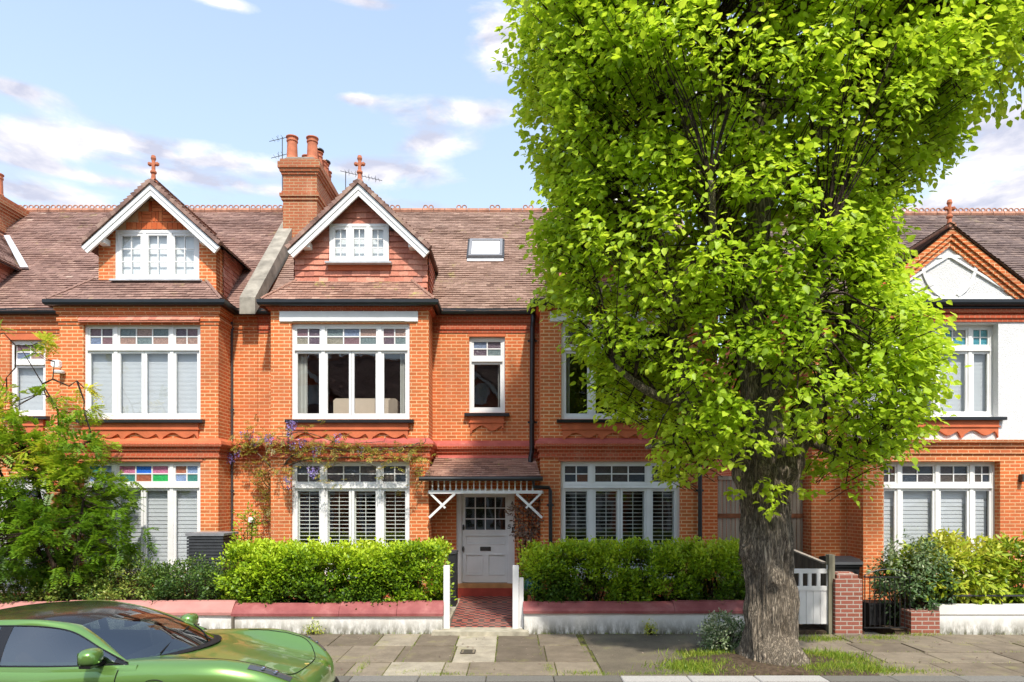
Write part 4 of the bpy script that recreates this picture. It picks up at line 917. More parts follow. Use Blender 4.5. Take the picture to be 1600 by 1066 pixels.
# door
dY = 15.33; door_z0 = Z_(911, dY)
f = MB(); X0, X1 = dr[0]+.0, dr[1]-.0; ztop = dr[3]
f.box(X0, X0+.10, YR+.06, dY+.06, door_z0, ztop); f.box(X1-.14, X1, YR+.06, dY+.06, door_z0, ztop); f.box(X0+.10, X1-.14, YR+.06, dY+.06, ztop-.09, ztop)
f.box(X0+.1, X0+.125, YR+.1, dY+.05, door_z0, ztop-.09); f.box(X1-.165, X1-.14, YR+.1, dY+.05, door_z0, ztop-.09)
f.build('door_frame', 'white_paint', H2)
d = MB(); a, c = X0+.127, X1-.167; z0_, z1_ = door_z0+.01, ztop-.095
ga, gc, gz0, gz1 = X_(727, dY), X_(789.5, dY), Z_(828, dY), z1_-.09
ds = 0.045
def dbox(x0, x1, za, zb, y=dY): d.box(x0, x1, y, y+ds, za, zb)
m1 = Z_(836, dY); m2 = Z_(851, dY); m3 = Z_(866, dY); m4 = Z_(899, dY)
dbox(a, ga, z0_, z1_); dbox(gc, c, z0_, z1_); dbox(ga, gc, gz1, z1_); dbox(ga, gc, m1, gz0); dbox(ga, gc, m3, m2); dbox(ga, gc, z0_, m4)
xm = (ga+gc)/2; dbox(xm-.055, xm+.055, m4, m3)
def panel(x0, x1, za, zb):
    d.box(x0, x1, dY+.022, dY+.04, za, zb); r = .022
    d.box(x0, x1, dY-.014, dY+.0215, zb-r, zb); d.box(x0, x1, dY-.014, dY+.0215, za, za+r); d.box(x0, x0+r, dY-.014, dY+.0215, za+r, zb-r); d.box(x1-r, x1, dY-.014, dY+.0215, za+r, zb-r)
    d.box(x0+.06, x1-.06, dY+.012, dY+.0218, za+.05, zb-.05)
panel(ga, gc, m2, m1); panel(ga, xm-.055, m4, m3); panel(xm+.055, gc, m4, m3)
for k in range(1, 4): q_ = ga+(gc-ga)*k/4; d.box(q_-.011, q_+.011, dY+.004, dY+.04, gz0, gz1)
for k in range(1, 3): q_ = gz0+(gz1-gz0)*k/3; d.box(ga, gc, dY+.007, dY+.038, q_-.011, q_+.011)
door = d.build('front_door', 'white_paint', H2)
q = MB(); q.face([(ga, dY+.025, gz0), (gc, dY+.025, gz0), (gc, dY+.025, gz1), (ga, dY+.025, gz1)]); q.build('pane', 'glass', door)
q = MB(); q.bbox(X_(750, dY), X_(767, dY), dY-.012, dY-.001, Z_(861, dY), Z_(854.5, dY), .01); q.bbox(X_(752, dY), X_(765, dY), dY-.02, dY-.013, Z_(859.5, dY), Z_(856, dY), .006); q.build('letterbox', 'dark_metal', door)
for (xx, za) in ((724, 824), (723.5, 858)):
    q = MB(); zc = Z_(za, dY); xc = X_(xx, dY); q.lathe([(.0, -.06), (.022, -.055), (.028, 0), (.022, .055), (0, .06)], (xc, dY-.022, zc), 10); q.build('door_handle', 'dark_metal', door)
q = MB(); q.bbox(X_(800, 15.2), X_(802.5, 15.2), YR+.035, YR+.059, Z_(831, 15.2), Z_(824, 15.2), .006); q.build('doorbell', 'black_plastic', H2)
q = MB()    # house number five in slanting numerals on the frame
def numeral(mb, x, z, s, y):
    mb.bar((x, y, z+s), (x+s*.55, y, z+s*.95), .012, .018, (0, 1, 0)); mb.bar((x, y, z+s), (x-.01, y, z+s*.55), .012, .018, (0, 1, 0))
    pts = [(x-.01, z+s*.58), (x+s*.35, z+s*.62), (x+s*.55, z+s*.38), (x+s*.42, z+s*.1), (x+s*.12, z+0), (x-.03, z+s*.12)]
    for (u, v), (p_, q_) in zip(pts[:-1], pts[1:]): mb.bar((u, y, v), (p_, y, q_), .012, .018, (0, 1, 0))
numeral(q, X_(794.5, 15.26), Z_(826, 15.26), .085, YR+.052); q.build('house_number', 'dark_metal', H2)
q = MB(); q.box(X0-.02, X1+.02, 15.12, dY+.05, Z_(919, 15.12), door_z0); q.build('door_sill', 'sill_orange', H2)
q = MB(); q.box(X0-.0, X1+.0, 15.11, dY+.04, .1, Z_(919, 15.12)-.001); q.box(X_(752, 15.11), X_(767, 15.11), 15.10, 15.109, .30, .36); q.build('door_step', 'step_red', H2)
# porch canopy
pc = MB(); py0, pz0, pz1 = 14.22, 2.87, 3.33; pX0, pX1 = X_(662, py0), X_(845, py0)
V = Vector((0, YR-py0, pz1-pz0)); 
pc.tile((0, py0, pz0), (1, 0, 0), V, [(pX0, 0), (pX1, 0), (pX1-.10, V.length), (pX0+.16, V.length)], tw=.165, th=.105, thick=.02, jit=.008)
pc.hexa([(pX0+.02, py0+.02, pz0-.04), (pX1-.02, py0+.02, pz0-.04), (pX1-.1, YR, pz1-.04), (pX0+.16, YR, pz1-.04), (pX0+.02, py0+.02, pz0-.005), (pX1-.02, py0+.02, pz0-.005), (pX1-.1, YR, pz1-.005), (pX0+.16, YR, pz1-.005)])
po = pc.build('porch_roof', 'roof_tiles_mossy', H2)
q = MB(); q.tube([(pX0-.09, py0-.05, pz0-.045), (pX1+.04, py0-.05, pz0-.045)], .05, 10); q.build('gutter', 'black_gutter', po)
q = MB(); q.hexa([(pX0+.2, 15.12, 3.31), (pX1-.1, 15.12, 3.31), (pX1-.1, 15.199, 3.31), (pX0+.2, 15.199, 3.31), (pX0+.2, 15.17, 3.37), (pX1-.1, 15.17, 3.37), (pX1-.1, 15.199, 3.37), (pX0+.2, 15.199, 3.37)]); q.build('flashing', 'band_red', po)
yv = 14.36; sc = MB(); zt = Z_(750, yv); zl = Z_(766.5, yv); zlb = Z_(771.5, yv); xl, xr = X_(670.5, yv), X_(847, yv)
sc.box(xl, xr, yv-.04, yv+.04, zlb, zl); sc.box(xl, xr, yv-.035, yv+.035, zt, pz0-.045)
nb = 18
for i in range(nb):
    xx = xl+.07+(X_(831, yv)-xl-.05)*i/(nb-1); H_ = zt-zl
    sc.lathe([(.022, 0), (.022, H_*.18), (.010, H_*.24), (.018, H_*.45), (.011, H_*.78), (.02, H_*.84), (.022, H_)], (xx, yv, zl), 8)
for sx, xw in ((1, xl), (-1, xr)):
    sc.bar((xw+sx*.0, yv, Z_(809, yv)), (xw+sx*.54, yv, zlb), .05, .065, (0, 1, 0)); sc.bar((xw+sx*.03, yv+.004, zlb), (xw+sx*.34, yv+.004, Z_(794, yv)), .042, .055, (0, 1, 0))
    sc.box(*sorted((xw-sx*.03, xw+sx*.04)), yv+.041, YR-.001, zlb+.003, zl-.003)
sc.build('porch_screen', 'white_paint', H2)
# meter box and cable, vine hooks
q = MB(); q.bbox(X_(390, YR), X_(399, YR), YR-.09, YR-.001, Z_(816, YR), Z_(808, YR), .008); q.build('meter_box', 'white_paint', H2)
pipe(H2, [(X_(394, YR), YR-.03, Z_(816, YR)), (X_(393.5, YR), YR-.03, .3)], .012, 'cable', 'black_plastic', False); pipe(H2, [(X_(394, YR), YR-.03, Z_(817, YR)), (X_(422, YR), YR-.03, Z_(815, YR))], .009, 'cable', 'black_plastic', False)
q = MB(); q.bbox(X_(608, 14.7), X_(613, 14.7), 14.75, 14.84, Z_(357, 14.7), Z_(349, 14.7), .01); q.build('security_lamp', 'dark_metal', H2)

# --- the house on the left
H1 = thing('terraced_house', 'red brick house left of the chimney, with a brick gabled dormer', 'house', (-9, YR, 0))
a0, a1 = wx(93), wx(341); L1, R1 = -13.9, -5.665
gw1 = (wx(128), wx(313), .84, zz(721)); uw1 = (wx(130), wx(313), zz(655), zz(505))
ls = (X_(15, YR), X_(71, YR), Z_(650, YR), Z_(531, YR)); ld = (X_(-12, YR), X_(72, YR), .3, 2.9)
shell(H1, L1, R1, None, recesses=[(L1, a0+.1, [ls, ld]), (a1-.1, R1, [])])
bay_plan(H1, a0, a1, None, None, [gw1], [uw1]); bayrooms(H1, a0, a1)
path = [(L1, YR), (a0, YR), (a0, YB), (a1, YB), (a1, YR), (R1, YR)]
b = MB(); b.molding(path, BRK_TOP); b.build('cornice', 'brick_red', H1)
b = MB(); b.molding(path, STRG); b.build('string_course', 'brick_band', H1); b = MB(); b.molding(path, STRG_TOP); b.build('string_course_top', 'orange_apron', H1)
b = MB(); b.molding(path, GUT); b.build('gutter', 'black_gutter', H1)
b = MB(); b.molding(path, [(0, EZ-.10), (.11, EZ-.10), (.11, EZ-.02), (0, EZ-.02)]); b.build('fascia', 'black_gutter', H1)
b = MB(); b.box(gw1[0]-.05, gw1[1]+.05, YB-.02, YB-.001, gw1[3], gw1[3]+.075); b.box(gw1[0]-.12, gw1[1]+.12, YB-.045, YB-.001, gw1[3]+.076, gw1[3]+.125); b.build('window_head', 'brick_band', H1)
b = MB(); b.tile((0, YB-.10, uw1[3]+.03), (1, 0, 0), (0, .10, .12), [(uw1[0]-.06, 0), (uw1[1]+.02, 0), (uw1[1]+.02, .15), (uw1[0]-.06, .15)], tw=.16, th=.15); b.box(uw1[0]-.05, uw1[1]+.01, YB-.10, YB-.001, uw1[3]+.005, uw1[3]+.028); b.build('drip_course', 'hung_tiles', H1)
window(H1, *uw1, YB, **BIG, blind='sheet', colors=[[[.05, .9], [.55, .1]], [[.2, .4, .2], [.4, .2, .4]], [[.9, .1], [.4, .4]]], apron=True, bl=zz(549))
window(H1, *gw1, YB, groups=BIG['groups'], edges=BIG['edges'], tr=(.05, .20), gmat='leaded_bright', blind='venetian', colors=[[[.4, .9], [.9, .4]], [[.1, .25, .1], [.4, .55, .75]], [[.55, .9], [.9, .4]]], sillm='white_paint')
window(H1, *ls, YR, groups=[(2, 1)], edges=[0, 1], tr=(.05, .27), blind='sheet', bl=zz(560), apron=True)
b = MB(); b.box(ls[0]-.09, ls[1]+.09, YR-.006, YR+.05, ls[3], ls[3]+.25); b.build('window_arch', 'orange_apron', H1)
b = MB(); b.box(ld[0], ld[0]+.1, YR+.05, YR+.15, ld[2], ld[3]); b.box(ld[1]-.1, ld[1], YR+.05, YR+.15, ld[2], ld[3]); b.box(ld[0]+.1, ld[1]-.1, YR+.05, YR+.15, ld[3]-.1, ld[3]); b.build('door_frame', 'white_paint', H1)
b = MB(); b.box(ld[0]+.1, ld[1]-.1, YR+.09, YR+.13, ld[2], 1.1); b.box(ld[0]+.1, ld[1]-.1, YR+.09, YR+.13, ld[3]-.3, ld[3]-.1); b.box(ld[0]+.1, ld[0]+.24, YR+.09, YR+.13, 1.1, ld[3]-.3); b.box(ld[1]-.24, ld[1]-.1, YR+.09, YR+.13, 1.1, ld[3]-.3); dd = b.build('front_door', 'white_paint', H1)
b = MB(); b.face([(ld[0]+.24, YR+.11, 1.1), (ld[1]-.24, YR+.11, 1.1), (ld[1]-.24, YR+.11, ld[3]-.3), (ld[0]+.24, YR+.11, ld[3]-.3)]); b.build('pane', 'glass', dd)
main_roof(H1, L1, -5.95, 'roof_tiles', 'rings'); bay_roof(H1, a0, a1, 0, 0, 0)
dw1 = (X_(180.5, 14.86), X_(311, 14.86), Z_(437, 14.86), Z_(359.5, 14.86))
dormer(H1, -7.72, 1.28, 'brick', dw1, Z_(283, 14.6), Z_(381, 14.6), 1.49)
pipe(H1, [(X_(362, 15.12), 15.13, EZ-.1), (X_(362, 15.12), 15.13, .3)], .022, 'soil_pipe', 'slat_grey')
q = MB(); q.lathe([(.0, -.10), (.10, -.09), (.11, -.06), (.11, -.03), (0, -.03)], (X_(92, 14.42), 14.42, Z_(577, 14.42)+.0), 16); q.bbox(X_(82, 14.46), X_(95, 14.46), 14.40, 14.499, Z_(574, 14.46), Z_(563, 14.46), .03); q.build('alarm_box', 'white_paint', H1)

# --- the next house beyond the left edge: its dormer roof and chimney reach into the picture
H0 = thing('terraced_house', 'red brick house at the far left edge, only its dormer roof and its chimney showing', 'house', (-15.5, YR, 0))
shell(H0, -19.6, -13.905, None, recesses=[(-19.6, -14.9, []), (-14.9+.01, -13.905, [])])
path = [(-19.6, YR), (-13.905, YR)]
b = MB(); b.molding(path, BRK_TOP); b.build('cornice', 'brick_red', H0); b = MB(); b.molding(path, GUT); b.build('gutter', 'black_gutter', H0); b = MB(); b.molding(path, STRG); b.build('string_course', 'orange_apron', H0)
main_roof(H0, -19.6, -13.905, 'roof_tiles', 'rings')
dormer(H0, -13.18, 1.28, 'brick', (-13.18-.9, -13.18+.9, dw1[2], dw1[3]), Z_(283, 14.6), Z_(381, 14.6), 1.49)
q = MB()   # lead flashing at the dormer valley
V1 = Vector((X_(12, 14.6), 14.6, Z_(370, 14.6)))
fa, fb = Vector((-12.95, 17.55, 9.10)), Vector((-11.62, 16.32, 7.87)); wv = Vector((.075, 0, 0)); up_ = Vector((0, -.03, .03)); q.hexa([fb-wv*1.3+up_*1, fb+wv*1.3+up_*1, fa+wv+up_*1, fa-wv+up_*1, fb-wv*1.3+up_*2, fb+wv*1.3+up_*2, fa+wv+up_*2, fa-wv+up_*2]); q.build('lead_flashing', 'lead', H0)
chimney(H0, -14.75, X_(14, 18), 17.6, 19.2, 8.7, Z_(303, 17.6), [(X_(-4, 17.9), 17.9, .13, .6, 0), (-14.3, 17.9, .13, .55, 0), (-14.3, 18.5, .13, .55, 0)])

# --- the white-gabled house on the right
H3 = thing('terraced_house', 'house at the right with white rendered upper storey and white gable', 'house', (9, YR, 0))
r0, r1 = wx(1349), wx(1611); L3, R3 = X_(1268, YR), 16.0
gw4 = (wx(1381), wx(1563), .8, zz(721)); uw4 = (wx(1381), wx(1560), zz(651), zz(505))
side = (X_(1283, YR), X_(1318, YR), Z_(645, YR), Z_(526, YR))
shell(H3, L3, R3, None, recesses=[(L3, r0+.1, [side]), (r1-.1, R3, [])])
bay_plan(H3, r0, r1, None, None, [gw4], [uw4], upmat='pebbledash'); bayrooms(H3, r0, r1)
path = plaster_path(r0, r1, L3, R3)
TB = [(0, 6.16), (.03, 6.16), (.03, 6.23), (.06, 6.235), (.06, 6.30), (.02, 6.30), (.02, 6.33), (.075, 6.34), (.075, 6.42), (0, 6.42)]
b = MB(); b.molding(path, TB); b.build('cornice', 'brick_band', H3)
b = MB(); b.molding(path, [(u, z+.08) for u, z in STRG]); b.build('string_course', 'brick_red', H3)
b = MB(); b.molding(path, GUT); b.build('gutter', 'black_gutter', H3)
b = MB(); b.molding(path, [(0, 6.43), (.09, 6.43), (.09, EZ-.02), (0, EZ-.02)]); b.build('fascia', 'black_gutter', H3)
WR = dict(groups=[(2, 1)]*4, edges=[0, .21, .54, .84, 1])
WR['edges'] = [0, .17, .50, .80, 1]
window(H3, *gw4, YB+.1, **WR, tr=(.05, .20), gmat='leaded_dark', blind='venetian', sillm='white_paint', colors=[[[.6, .9], [.1, .3]], [[.3, .6], [.6, .1]], [[.1, .6], [.3, .3]], [[.3, .1], [.3, .6]]])
window(H3, *uw4, YB+.1, **WR, tr=(.05, .235), gmat='leaded_teal', blind='sheet', bl=zz(549), apron=True, apy=YB)
window(H3, *side, YR, groups=[(2, 1)], edges=[0, 1], tr=(.05, .27), apron=True)
main_roof(H3, L3, R3, 'roof_tiles_grey', 'rings', RY-.15)
# gable
gx = (r0+r1)/2; hwg = 1.95; gz0_ = EZ-.0; gz1_ = Z_(352, 14.3); yg = 14.42
sl = (gz1_-gz0_)/hwg
q = MB(); q.prism([(gx-hwg+.25, gz0_), (gx+hwg-.25, gz0_), (gx, gz1_-.25*sl)], yg+.03, yg+.2); gb = q.build('gable', 'pebbledash', H3)
q = MB()   # raised smooth render bands on the gable
q.bar((gx-hwg+.45, yg+.02, gz0_+.06), (gx+hwg-.45, yg+.02, gz0_+.06), .03, .09, (0, 0, 1))
for sx in (-1, 1):
    q.bar((gx+sx*(hwg-.52), yg+.02, gz0_+.1), (gx+sx*.05, yg+.02, gz1_-.62), .05, .06, (0, 1, 0))
    pr = []
    for i in range(9):
        a = i/8*math.pi/2; pr.append((gx+sx*(.18+.42*math.sin(a)), yg+.02, gz0_+.12+.55*(1-math.cos(a))+.35*i/8))
    for u, v in zip(pr[:-1], pr[1:]): q.bar(u, v, .07, .055, (0, 1, 0))
q.bar((gx-.42, yg+.018, gz0_+.95), (gx+.42, yg+.018, gz0_+.95), .03, .06, (0, 0, 1))
q.build('render_moulding', 'white_paint', H3)
for sx in (-1, 1):
    q = MB(); A = Vector((gx, 0, gz1_)); B_ = Vector((gx+sx*hwg, 0, gz0_)); d_ = (B_-A).normalized(); dn = Vector((d_.z, 0, -d_.x)); dn = dn if dn.z < 0 else -dn
    for (w0, w1, ya) in ((.03, .13, yg-.10), (.13, .22, yg-.06), (.22, .31, yg-.02)):
        pa = A+dn*w0; pa = pa+d_*((gx-pa.x)/d_.x); pb = A+dn*w1; pb = pb+d_*((gx-pb.x)/d_.x); pc_ = B_+dn*w1; pc_ = pc_ - d_*max(0, (gz0_-pc_.z)/(-d_.z)) if pc_.z < gz0_ else pc_; pd = B_+dn*w0; pd = pd - d_*max(0, (gz0_-pd.z)/(-d_.z)) if pd.z < gz0_ else pd
        q.hexa([(pb.x, ya, pb.z), (pc_.x, ya, pc_.z), (pc_.x, yg+.03, pc_.z), (pb.x, yg+.03, pb.z), (pa.x, ya, pa.z), (pd.x, ya, pd.z), (pd.x, yg+.03, pd.z), (pa.x, yg+.03, pa.z)])
    q.build('brick_verge', 'brick_fresh', H3)
    # roof slopes of the gable
    r = MB(); yo = yg-.14; yb_ = EY+(gz1_-EZ)+.05; fx = gx+sx*(hwg+.12); fz = gz0_-.12*sl*.4; ybf = EY+.1
    U = Vector((0, sx, 0)); V = Vector((-sx*(hwg+.12), 0, gz1_-fz)); L = V.length
    O = Vector((fx, yo if sx > 0 else 0, fz))
    poly = [(0, 0), (ybf-yo, 0), (yb_-yo, L), (0, L)] if sx > 0 else [(-ybf, 0), (-yo, 0), (-yo, L), (-yb_, L)]
    r.tile(O, U, V, poly); r.face([(fx, yo, fz-.02), (fx, ybf, fz-.02), (gx, yb_, gz1_-.02), (gx, yo, gz1_-.02)]); r.build('gable_roof', 'roof_tiles_grey', H3)
q = MB(); y = yg-.12
while y < EY+(gz1_-EZ)-.1: q.tube([(gx, y+.004, gz1_), (gx, y+.30, gz1_)], .08, 10); y += .305
q.build('gable_ridge_tiles', 'ridge_terracotta', H3)
finial(H3, gx, yg+.0, gz1_+.02)
pipe(H3, [(X_(1344, 14.9), 15.08, 6.4), (X_(1344, 14.9), 15.08, 3.3), (X_(1344, 14.9), 15.08, .2)], .05)
q = MB(); q.bbox(X_(1597, 14.4), X_(1603, 14.4), 14.38, 14.499, Z_(753, 14.4), Z_(741, 14.4), .01); q.build('wall_lamp', 'dark_metal', H3)
# gap side wall post
# --- houses across the road, seen only mirrored in the glass and the car
def copy_tree(o, parent=None):
    c = o.copy(); C.objects.link(c); c.parent = parent
    for ch in list(o.children): copy_tree(ch, c)
    return c
for i, (hx, src) in enumerate(((1.0, H2), (-9.2, H1), (11.5, H2))):
    c = copy_tree(src); c.location = (hx, -6.0, 0); c.rotation_euler = (0, 0, math.pi)
    c['label'] = ['red brick house across the road, mirrored in the window glass behind the camera', 'brick-dormered house across the road behind the camera', 'end house across the road behind the camera'][i]
# ------------------------------------------------------------------ garden walls, gates, fences
def garden_wall(label, x0, x1, yf, h0, h1, seams=(), cop='coping_red', ztop1=None):
    t = thing('garden_wall', label, 'wall', ((x0+x1)/2, yf+.12, 0), 'low garden walls along the pavement')
    b = MB(); n = max(2, int((x1-x0)/.3))
    for i in range(n):
        a, c = x0+(x1-x0)*i/n, x0+(x1-x0)*(i+1)/n; zt = h0-.001
        j0, j1 = .012*noise.noise(Vector((a*1.3, 0, 1))), .012*noise.noise(Vector((c*1.3, 0, 1)))
        b.hexa([(a, yf+j0, -.05), (c, yf+j1, -.05), (c, yf+.24, -.05), (a, yf+.24, -.05), (a, yf+j0, zt), (c, yf+j1, zt), (c, yf+.24, zt), (a, yf+.24, zt)])
    b.build('wall', 'white_wall', t)
    xs = [x0-.02, *seams, x1+.02]
    for i in range(len(xs)-1):
        a, c = xs[i]+.003, xs[i+1]-.003; q = MB(); dz = .02*i; m = 10
        prof = [(yf-.045, h0), (yf-.05, h0+.05), (yf-.02, h0+.10), (yf+.10, h1+dz-.02), (yf+.17, h1+dz), (yf+.24, h1+dz-.02), (yf+.30, h0+.08), (yf+.30, h0)]
        for k in range(m):
            u0, u1 = a+(c-a)*k/m, a+(c-a)*(k+1)/m; w0 = .008*noise.noise(Vector((u0, 2, i))); w1 = .008*noise.noise(Vector((u1, 2, i)))
            for j in range(len(prof)):
                j2 = (j+1) % len(prof); q.face([(u1, prof[j][0], prof[j][1]+w1), (u0, prof[j][0], prof[j][1]+w0), (u0, prof[j2][0], prof[j2][1]+w0), (u1, prof[j2][0], prof[j2][1]+w1)])
        q.face([(a, *p) for p in prof]); q.face([(c, *p) for p in reversed(prof)])
        q.build('coping', cop, t)
    return t
plain('coping_pink', (.48, .215, .185), .75, .3, .15, 3)
gw_a = garden_wall('long white-painted garden wall with pale pink coping behind the green car', -15, X_(362, 12.2), 12.2, .33, .53, seams=(-11.1, -8.0), cop='coping_pink')
gw_b = garden_wall('white garden wall with dark red coping in front of the long hedge left of the tiled path', X_(363.5, 12.2), X_(691, 12.2), 12.2, .31, .52, seams=(X_(530, 12.2), X_(620, 12.2)))
gw_c = garden_wall('stained white garden wall with red coping under the hedge between the path and the tree', X_(819, 12.2), 4.95, 12.2, .36, .55, seams=(2.9,))
b = MB(); b.box(X_(360, 12.1), X_(363.3, 12.1), 12.13, 12.19, -.03, .31); tag(b.build('marker_post', 'fence_dark'), 'thin grey boundary post standing against the white garden wall behind the car bonnet', 'post')
def gatepost(x0, x1, y, zt, lab, w_=.10):
    b = MB(); b.bbox(x0, x1, y, y+w_, -.02, zt, .006); return tag(b.build('gate_post', 'white_paint'), lab, 'gate post', 'white gate posts at the tiled path')
gatepost(X_(693, 12.32), X_(702.5, 12.32), 12.32, Z_(884, 12.32), 'white wooden gate post at the left side of the tiled path')
gatepost(X_(801, 12.32), X_(810.5, 12.32), 12.32, Z_(884, 12.32), 'taller of the two white posts at the right side of the tiled path')
gatepost(X_(811, 12.36), X_(818, 12.36), 12.36, Z_(903, 12.36), 'shorter white post next to the hedge at the right side of the tiled path', .08)
# right hand side: white wall with brick end pier, iron gate, pillar, white timber gate
t = thing('garden_wall', 'white-painted garden wall with a small brick end pier at the right edge, shrubs spilling over it', 'wall', (9.5, 12.3, 0), 'low garden walls along the pavement')
b = MB(); wx0 = X_(1467, 12.2); b.box(wx0, 16, 12.2, 12.42, -.05, .34); b.box(wx0, 16, 12.18, 12.44, .341, .50); b.build('wall', 'white_wall', t)
b = MB(); b.bbox(X_(1425, 12.15), wx0-.001, 12.17, 12.5, -.05, Z_(955, 12.2), .01); b.build('end_pier', 'brick_pier', t)
b = MB(); 
for (x0, x1) in ((wx0+.3, 16),):
    b.tube([(x0, 12.3, .66), (x1, 12.3, .66)], .018, 8); x = x0
    while x < x1: b.tube([(x, 12.3, .5), (x, 12.3, .66)], .012, 6); x += .9
b.build('handrail', 'iron', t)
t = thing('brick_pillar', 'worn brown-red brick gate pillar between the white timber gate and the iron gate', 'pillar', (6.0, 12.3, 0))
px0, px1 = X_(1305.5, 12.15), X_(1347.5, 12.15); b = MB(); b.box(px0, px1, 12.15, 12.55, -.05, Z_(905, 12.15)); b.build('shaft', 'brick_pier', t)
b = MB(); z_ = Z_(905, 12.15)+.001; b.box(px0+.05, px1-.05, 12.2, 12.5, z_, z_+.075); b.hexa([(px0+.08, 12.23, z_+.076), (px1-.08, 12.23, z_+.076), (px1-.08, 12.47, z_+.076), (px0+.08, 12.47, z_+.076), (px0+.12, 12.28, z_+.11), (px1-.12, 12.28, z_+.11), (px1-.12, 12.42, z_+.11), (px0+.12, 12.42, z_+.11)]); b.build('cap', 'brick_pier', t)
b = MB(); b.bbox(X_(1297, 12.2), X_(1309, 12.2)-.03, 12.24, 12.36, -.03, Z_(867, 12.2), .008); tag(b.build('timber_post', 'post_wood'), 'weathered timber gate post beside the brick pillar', 'post')
t = thing('timber_gate', 'white-painted boarded timber gate with three small square openings, behind the tree trunk', 'gate', (5.4, 12.3, 0))
b = MB(); g0, g1 = X_(1232, 12.3), X_(1299, 12.3); zt, zb = Z_(889, 12.3), Z_(977, 12.3); zo0, zo1 = Z_(916, 12.3), Z_(896, 12.3)
b.box(g0, g0+.07, 12.29, 12.34, zb, zt); b.box(g1-.07, g1, 12.29, 12.34, zb, zt+.07); b.box(g0+.07, g1-.07, 12.29, 12.34, zo1, zt); b.box(g0+.07, g1-.07, 12.29, 12.34, zo0-.08, zo0)
for k in range(1, 4): q_ = g0+.07+(g1-g0-.14)*k/4; b.box(q_-.03, q_+.03, 12.292, 12.338, zo0, zo1)
b.build('frame', 'white_paint', t)
b = MB(); n = 5
for k in range(n): u0, u1 = g0+.07+(g1-g0-.14)*k/n, g0+.07+(g1-g0-.14)*(k+1)/n; b.bbox(u0+.004, u1-.004, 12.305, 12.33, zb+.02, zo0-.081, .004)
b.build('boards', 'white_paint', t)
t = thing('iron_gate', 'low black iron bar gate between the brick pillar and the shrubs', 'gate', (6.7, 12.3, 0))
b = MB(); g0, g1 = X_(1350, 12.25), X_(1424, 12.25); zt, zb = Z_(902, 12.25), Z_(981, 12.25)
b.box(g0, g1, 12.25, 12.265, zt-.012, zt+.012); b.box(g0, g1, 12.25, 12.265, zb-.01, zb+.01)
b.build('frame', 'iron', t)
b = MB(); n = 9
for k in range(n+1): u = g0+.02+(g1-g0-.04)*k/n; b.tube([(u, 12.257, zb), (u, 12.257, zt+(.0 if k not in (0, n) else .05))], .0085, 6)
pts = [(g0+(g1-g0)*i/16, 12.257, zt+.02+.12*max(0, math.sin(math.pi*(i/16)))**.7) for i in range(17)]; b.tube(pts, .009, 6)
b.build('bars', 'iron', t)
# tall fence closing the gap between the houses
t = thing('timber_fence', 'tall weathered board fence filling the gap between the middle and right houses', 'fence', (5.6, 15.7, 0))
b = MB(); f0, f1 = X_(1122, 15.6), L3-.02; zt = Z_(750, 15.6); zm = Z_(806, 15.6); x = f0
while x < f1-.02:
    w_ = min(.095, f1-x); b.bbox(x+.004, x+w_-.003, 15.6+random.uniform(0, .012), 15.625, zm+.05, zt-random.uniform(0, .01), .003); b.bbox(x+.004, x+w_-.003, 15.6+random.uniform(0, .012), 15.625, .05, zm-.05, .003); x += .1
b.build('boards', 'fence_wood', t)
b = MB(); b.box(f0, f1, 15.57, 15.66, zt, zt+.09); b.build('top_rail', 'fence_wood', t)
b = MB(); b.box(f0, f1, 15.58, 15.64, zm-.05, zm+.05); b.build('middle_rail', 'rail_rust', t)
t = thing('timber_fence', 'dark low board fence sloping back behind the white timber gate', 'fence', (5.7, 13.4, 0))
b = MB(); y = 12.5; k = 0; 
while y < 15.3: zt = 1.22+.12*(y-12.5)/1.2; b.box(X_(1297, 12.4)-.03-(y-12.5)*.02, X_(1297, 12.4)-.005-(y-12.5)*.02, y, y+.09, 0, zt); y += .095
b.build('boards', 'fence_dark', t)
b = MB(); b.hexa([(5.66, 12.45, 1.22), (5.74, 12.45, 1.22), (5.68, 15.3, 1.51), (5.60, 15.3, 1.51), (5.66, 12.45, 1.25), (5.74, 12.45, 1.25), (5.68, 15.3, 1.54), (5.60, 15.3, 1.54)]); b.build('top_rail', 'fence_wood', t)
# wheelie bin
t = thing('wheelie_bin', 'black wheelie bin with domed lid behind the brick pillar', 'bin', (X_(1325, 13.6), 13.7, .04))
bx0, bx1 = X_(1306, 13.4), X_(1344, 13.4); z1_ = Z_(882, 13.4)
b = MB(); b.hexa([(bx0+.06, 13.48, .06), (bx1-.06, 13.48, .06), (bx1-.06, 13.95, .06), (bx0+.06, 13.95, .06), (bx0, 13.4, z1_), (bx1, 13.4, z1_), (bx1, 14.0, z1_), (bx0, 14.0, z1_)]); b.box(bx0-.03, bx1+.03, 13.37, 14.03, z1_-.05, z1_-.001); b.build('body', 'black_plastic', t)
b = MB(); P = [(13.34, z1_), (13.36, z1_+.05), (13.5, z1_+.10), (13.85, z1_+.13), (14.05, z1_+.10), (14.06, z1_)]; b.prism(P, bx0-.04, bx1+.04, 'x'); b.build('lid', 'black_plastic', t)
for xx in (bx0+.02, bx1-.07):
    b = MB(); pts = [(xx, 13.92+.1*math.cos(a), .14+.1*math.sin(a)) for a in [k*math.pi/8 for k in range(17)]]; b.prism([(p[1], p[2]) for p in pts[:-1]], xx, xx+.05, 'x'); b.build('wheel', 'rubber', t)
b = MB(); b.tube([(bx0+.02, 14.08, z1_-.01), (bx1-.02, 14.08, z1_-.01)], .016, 8); b.build('handle', 'black_plastic', t)
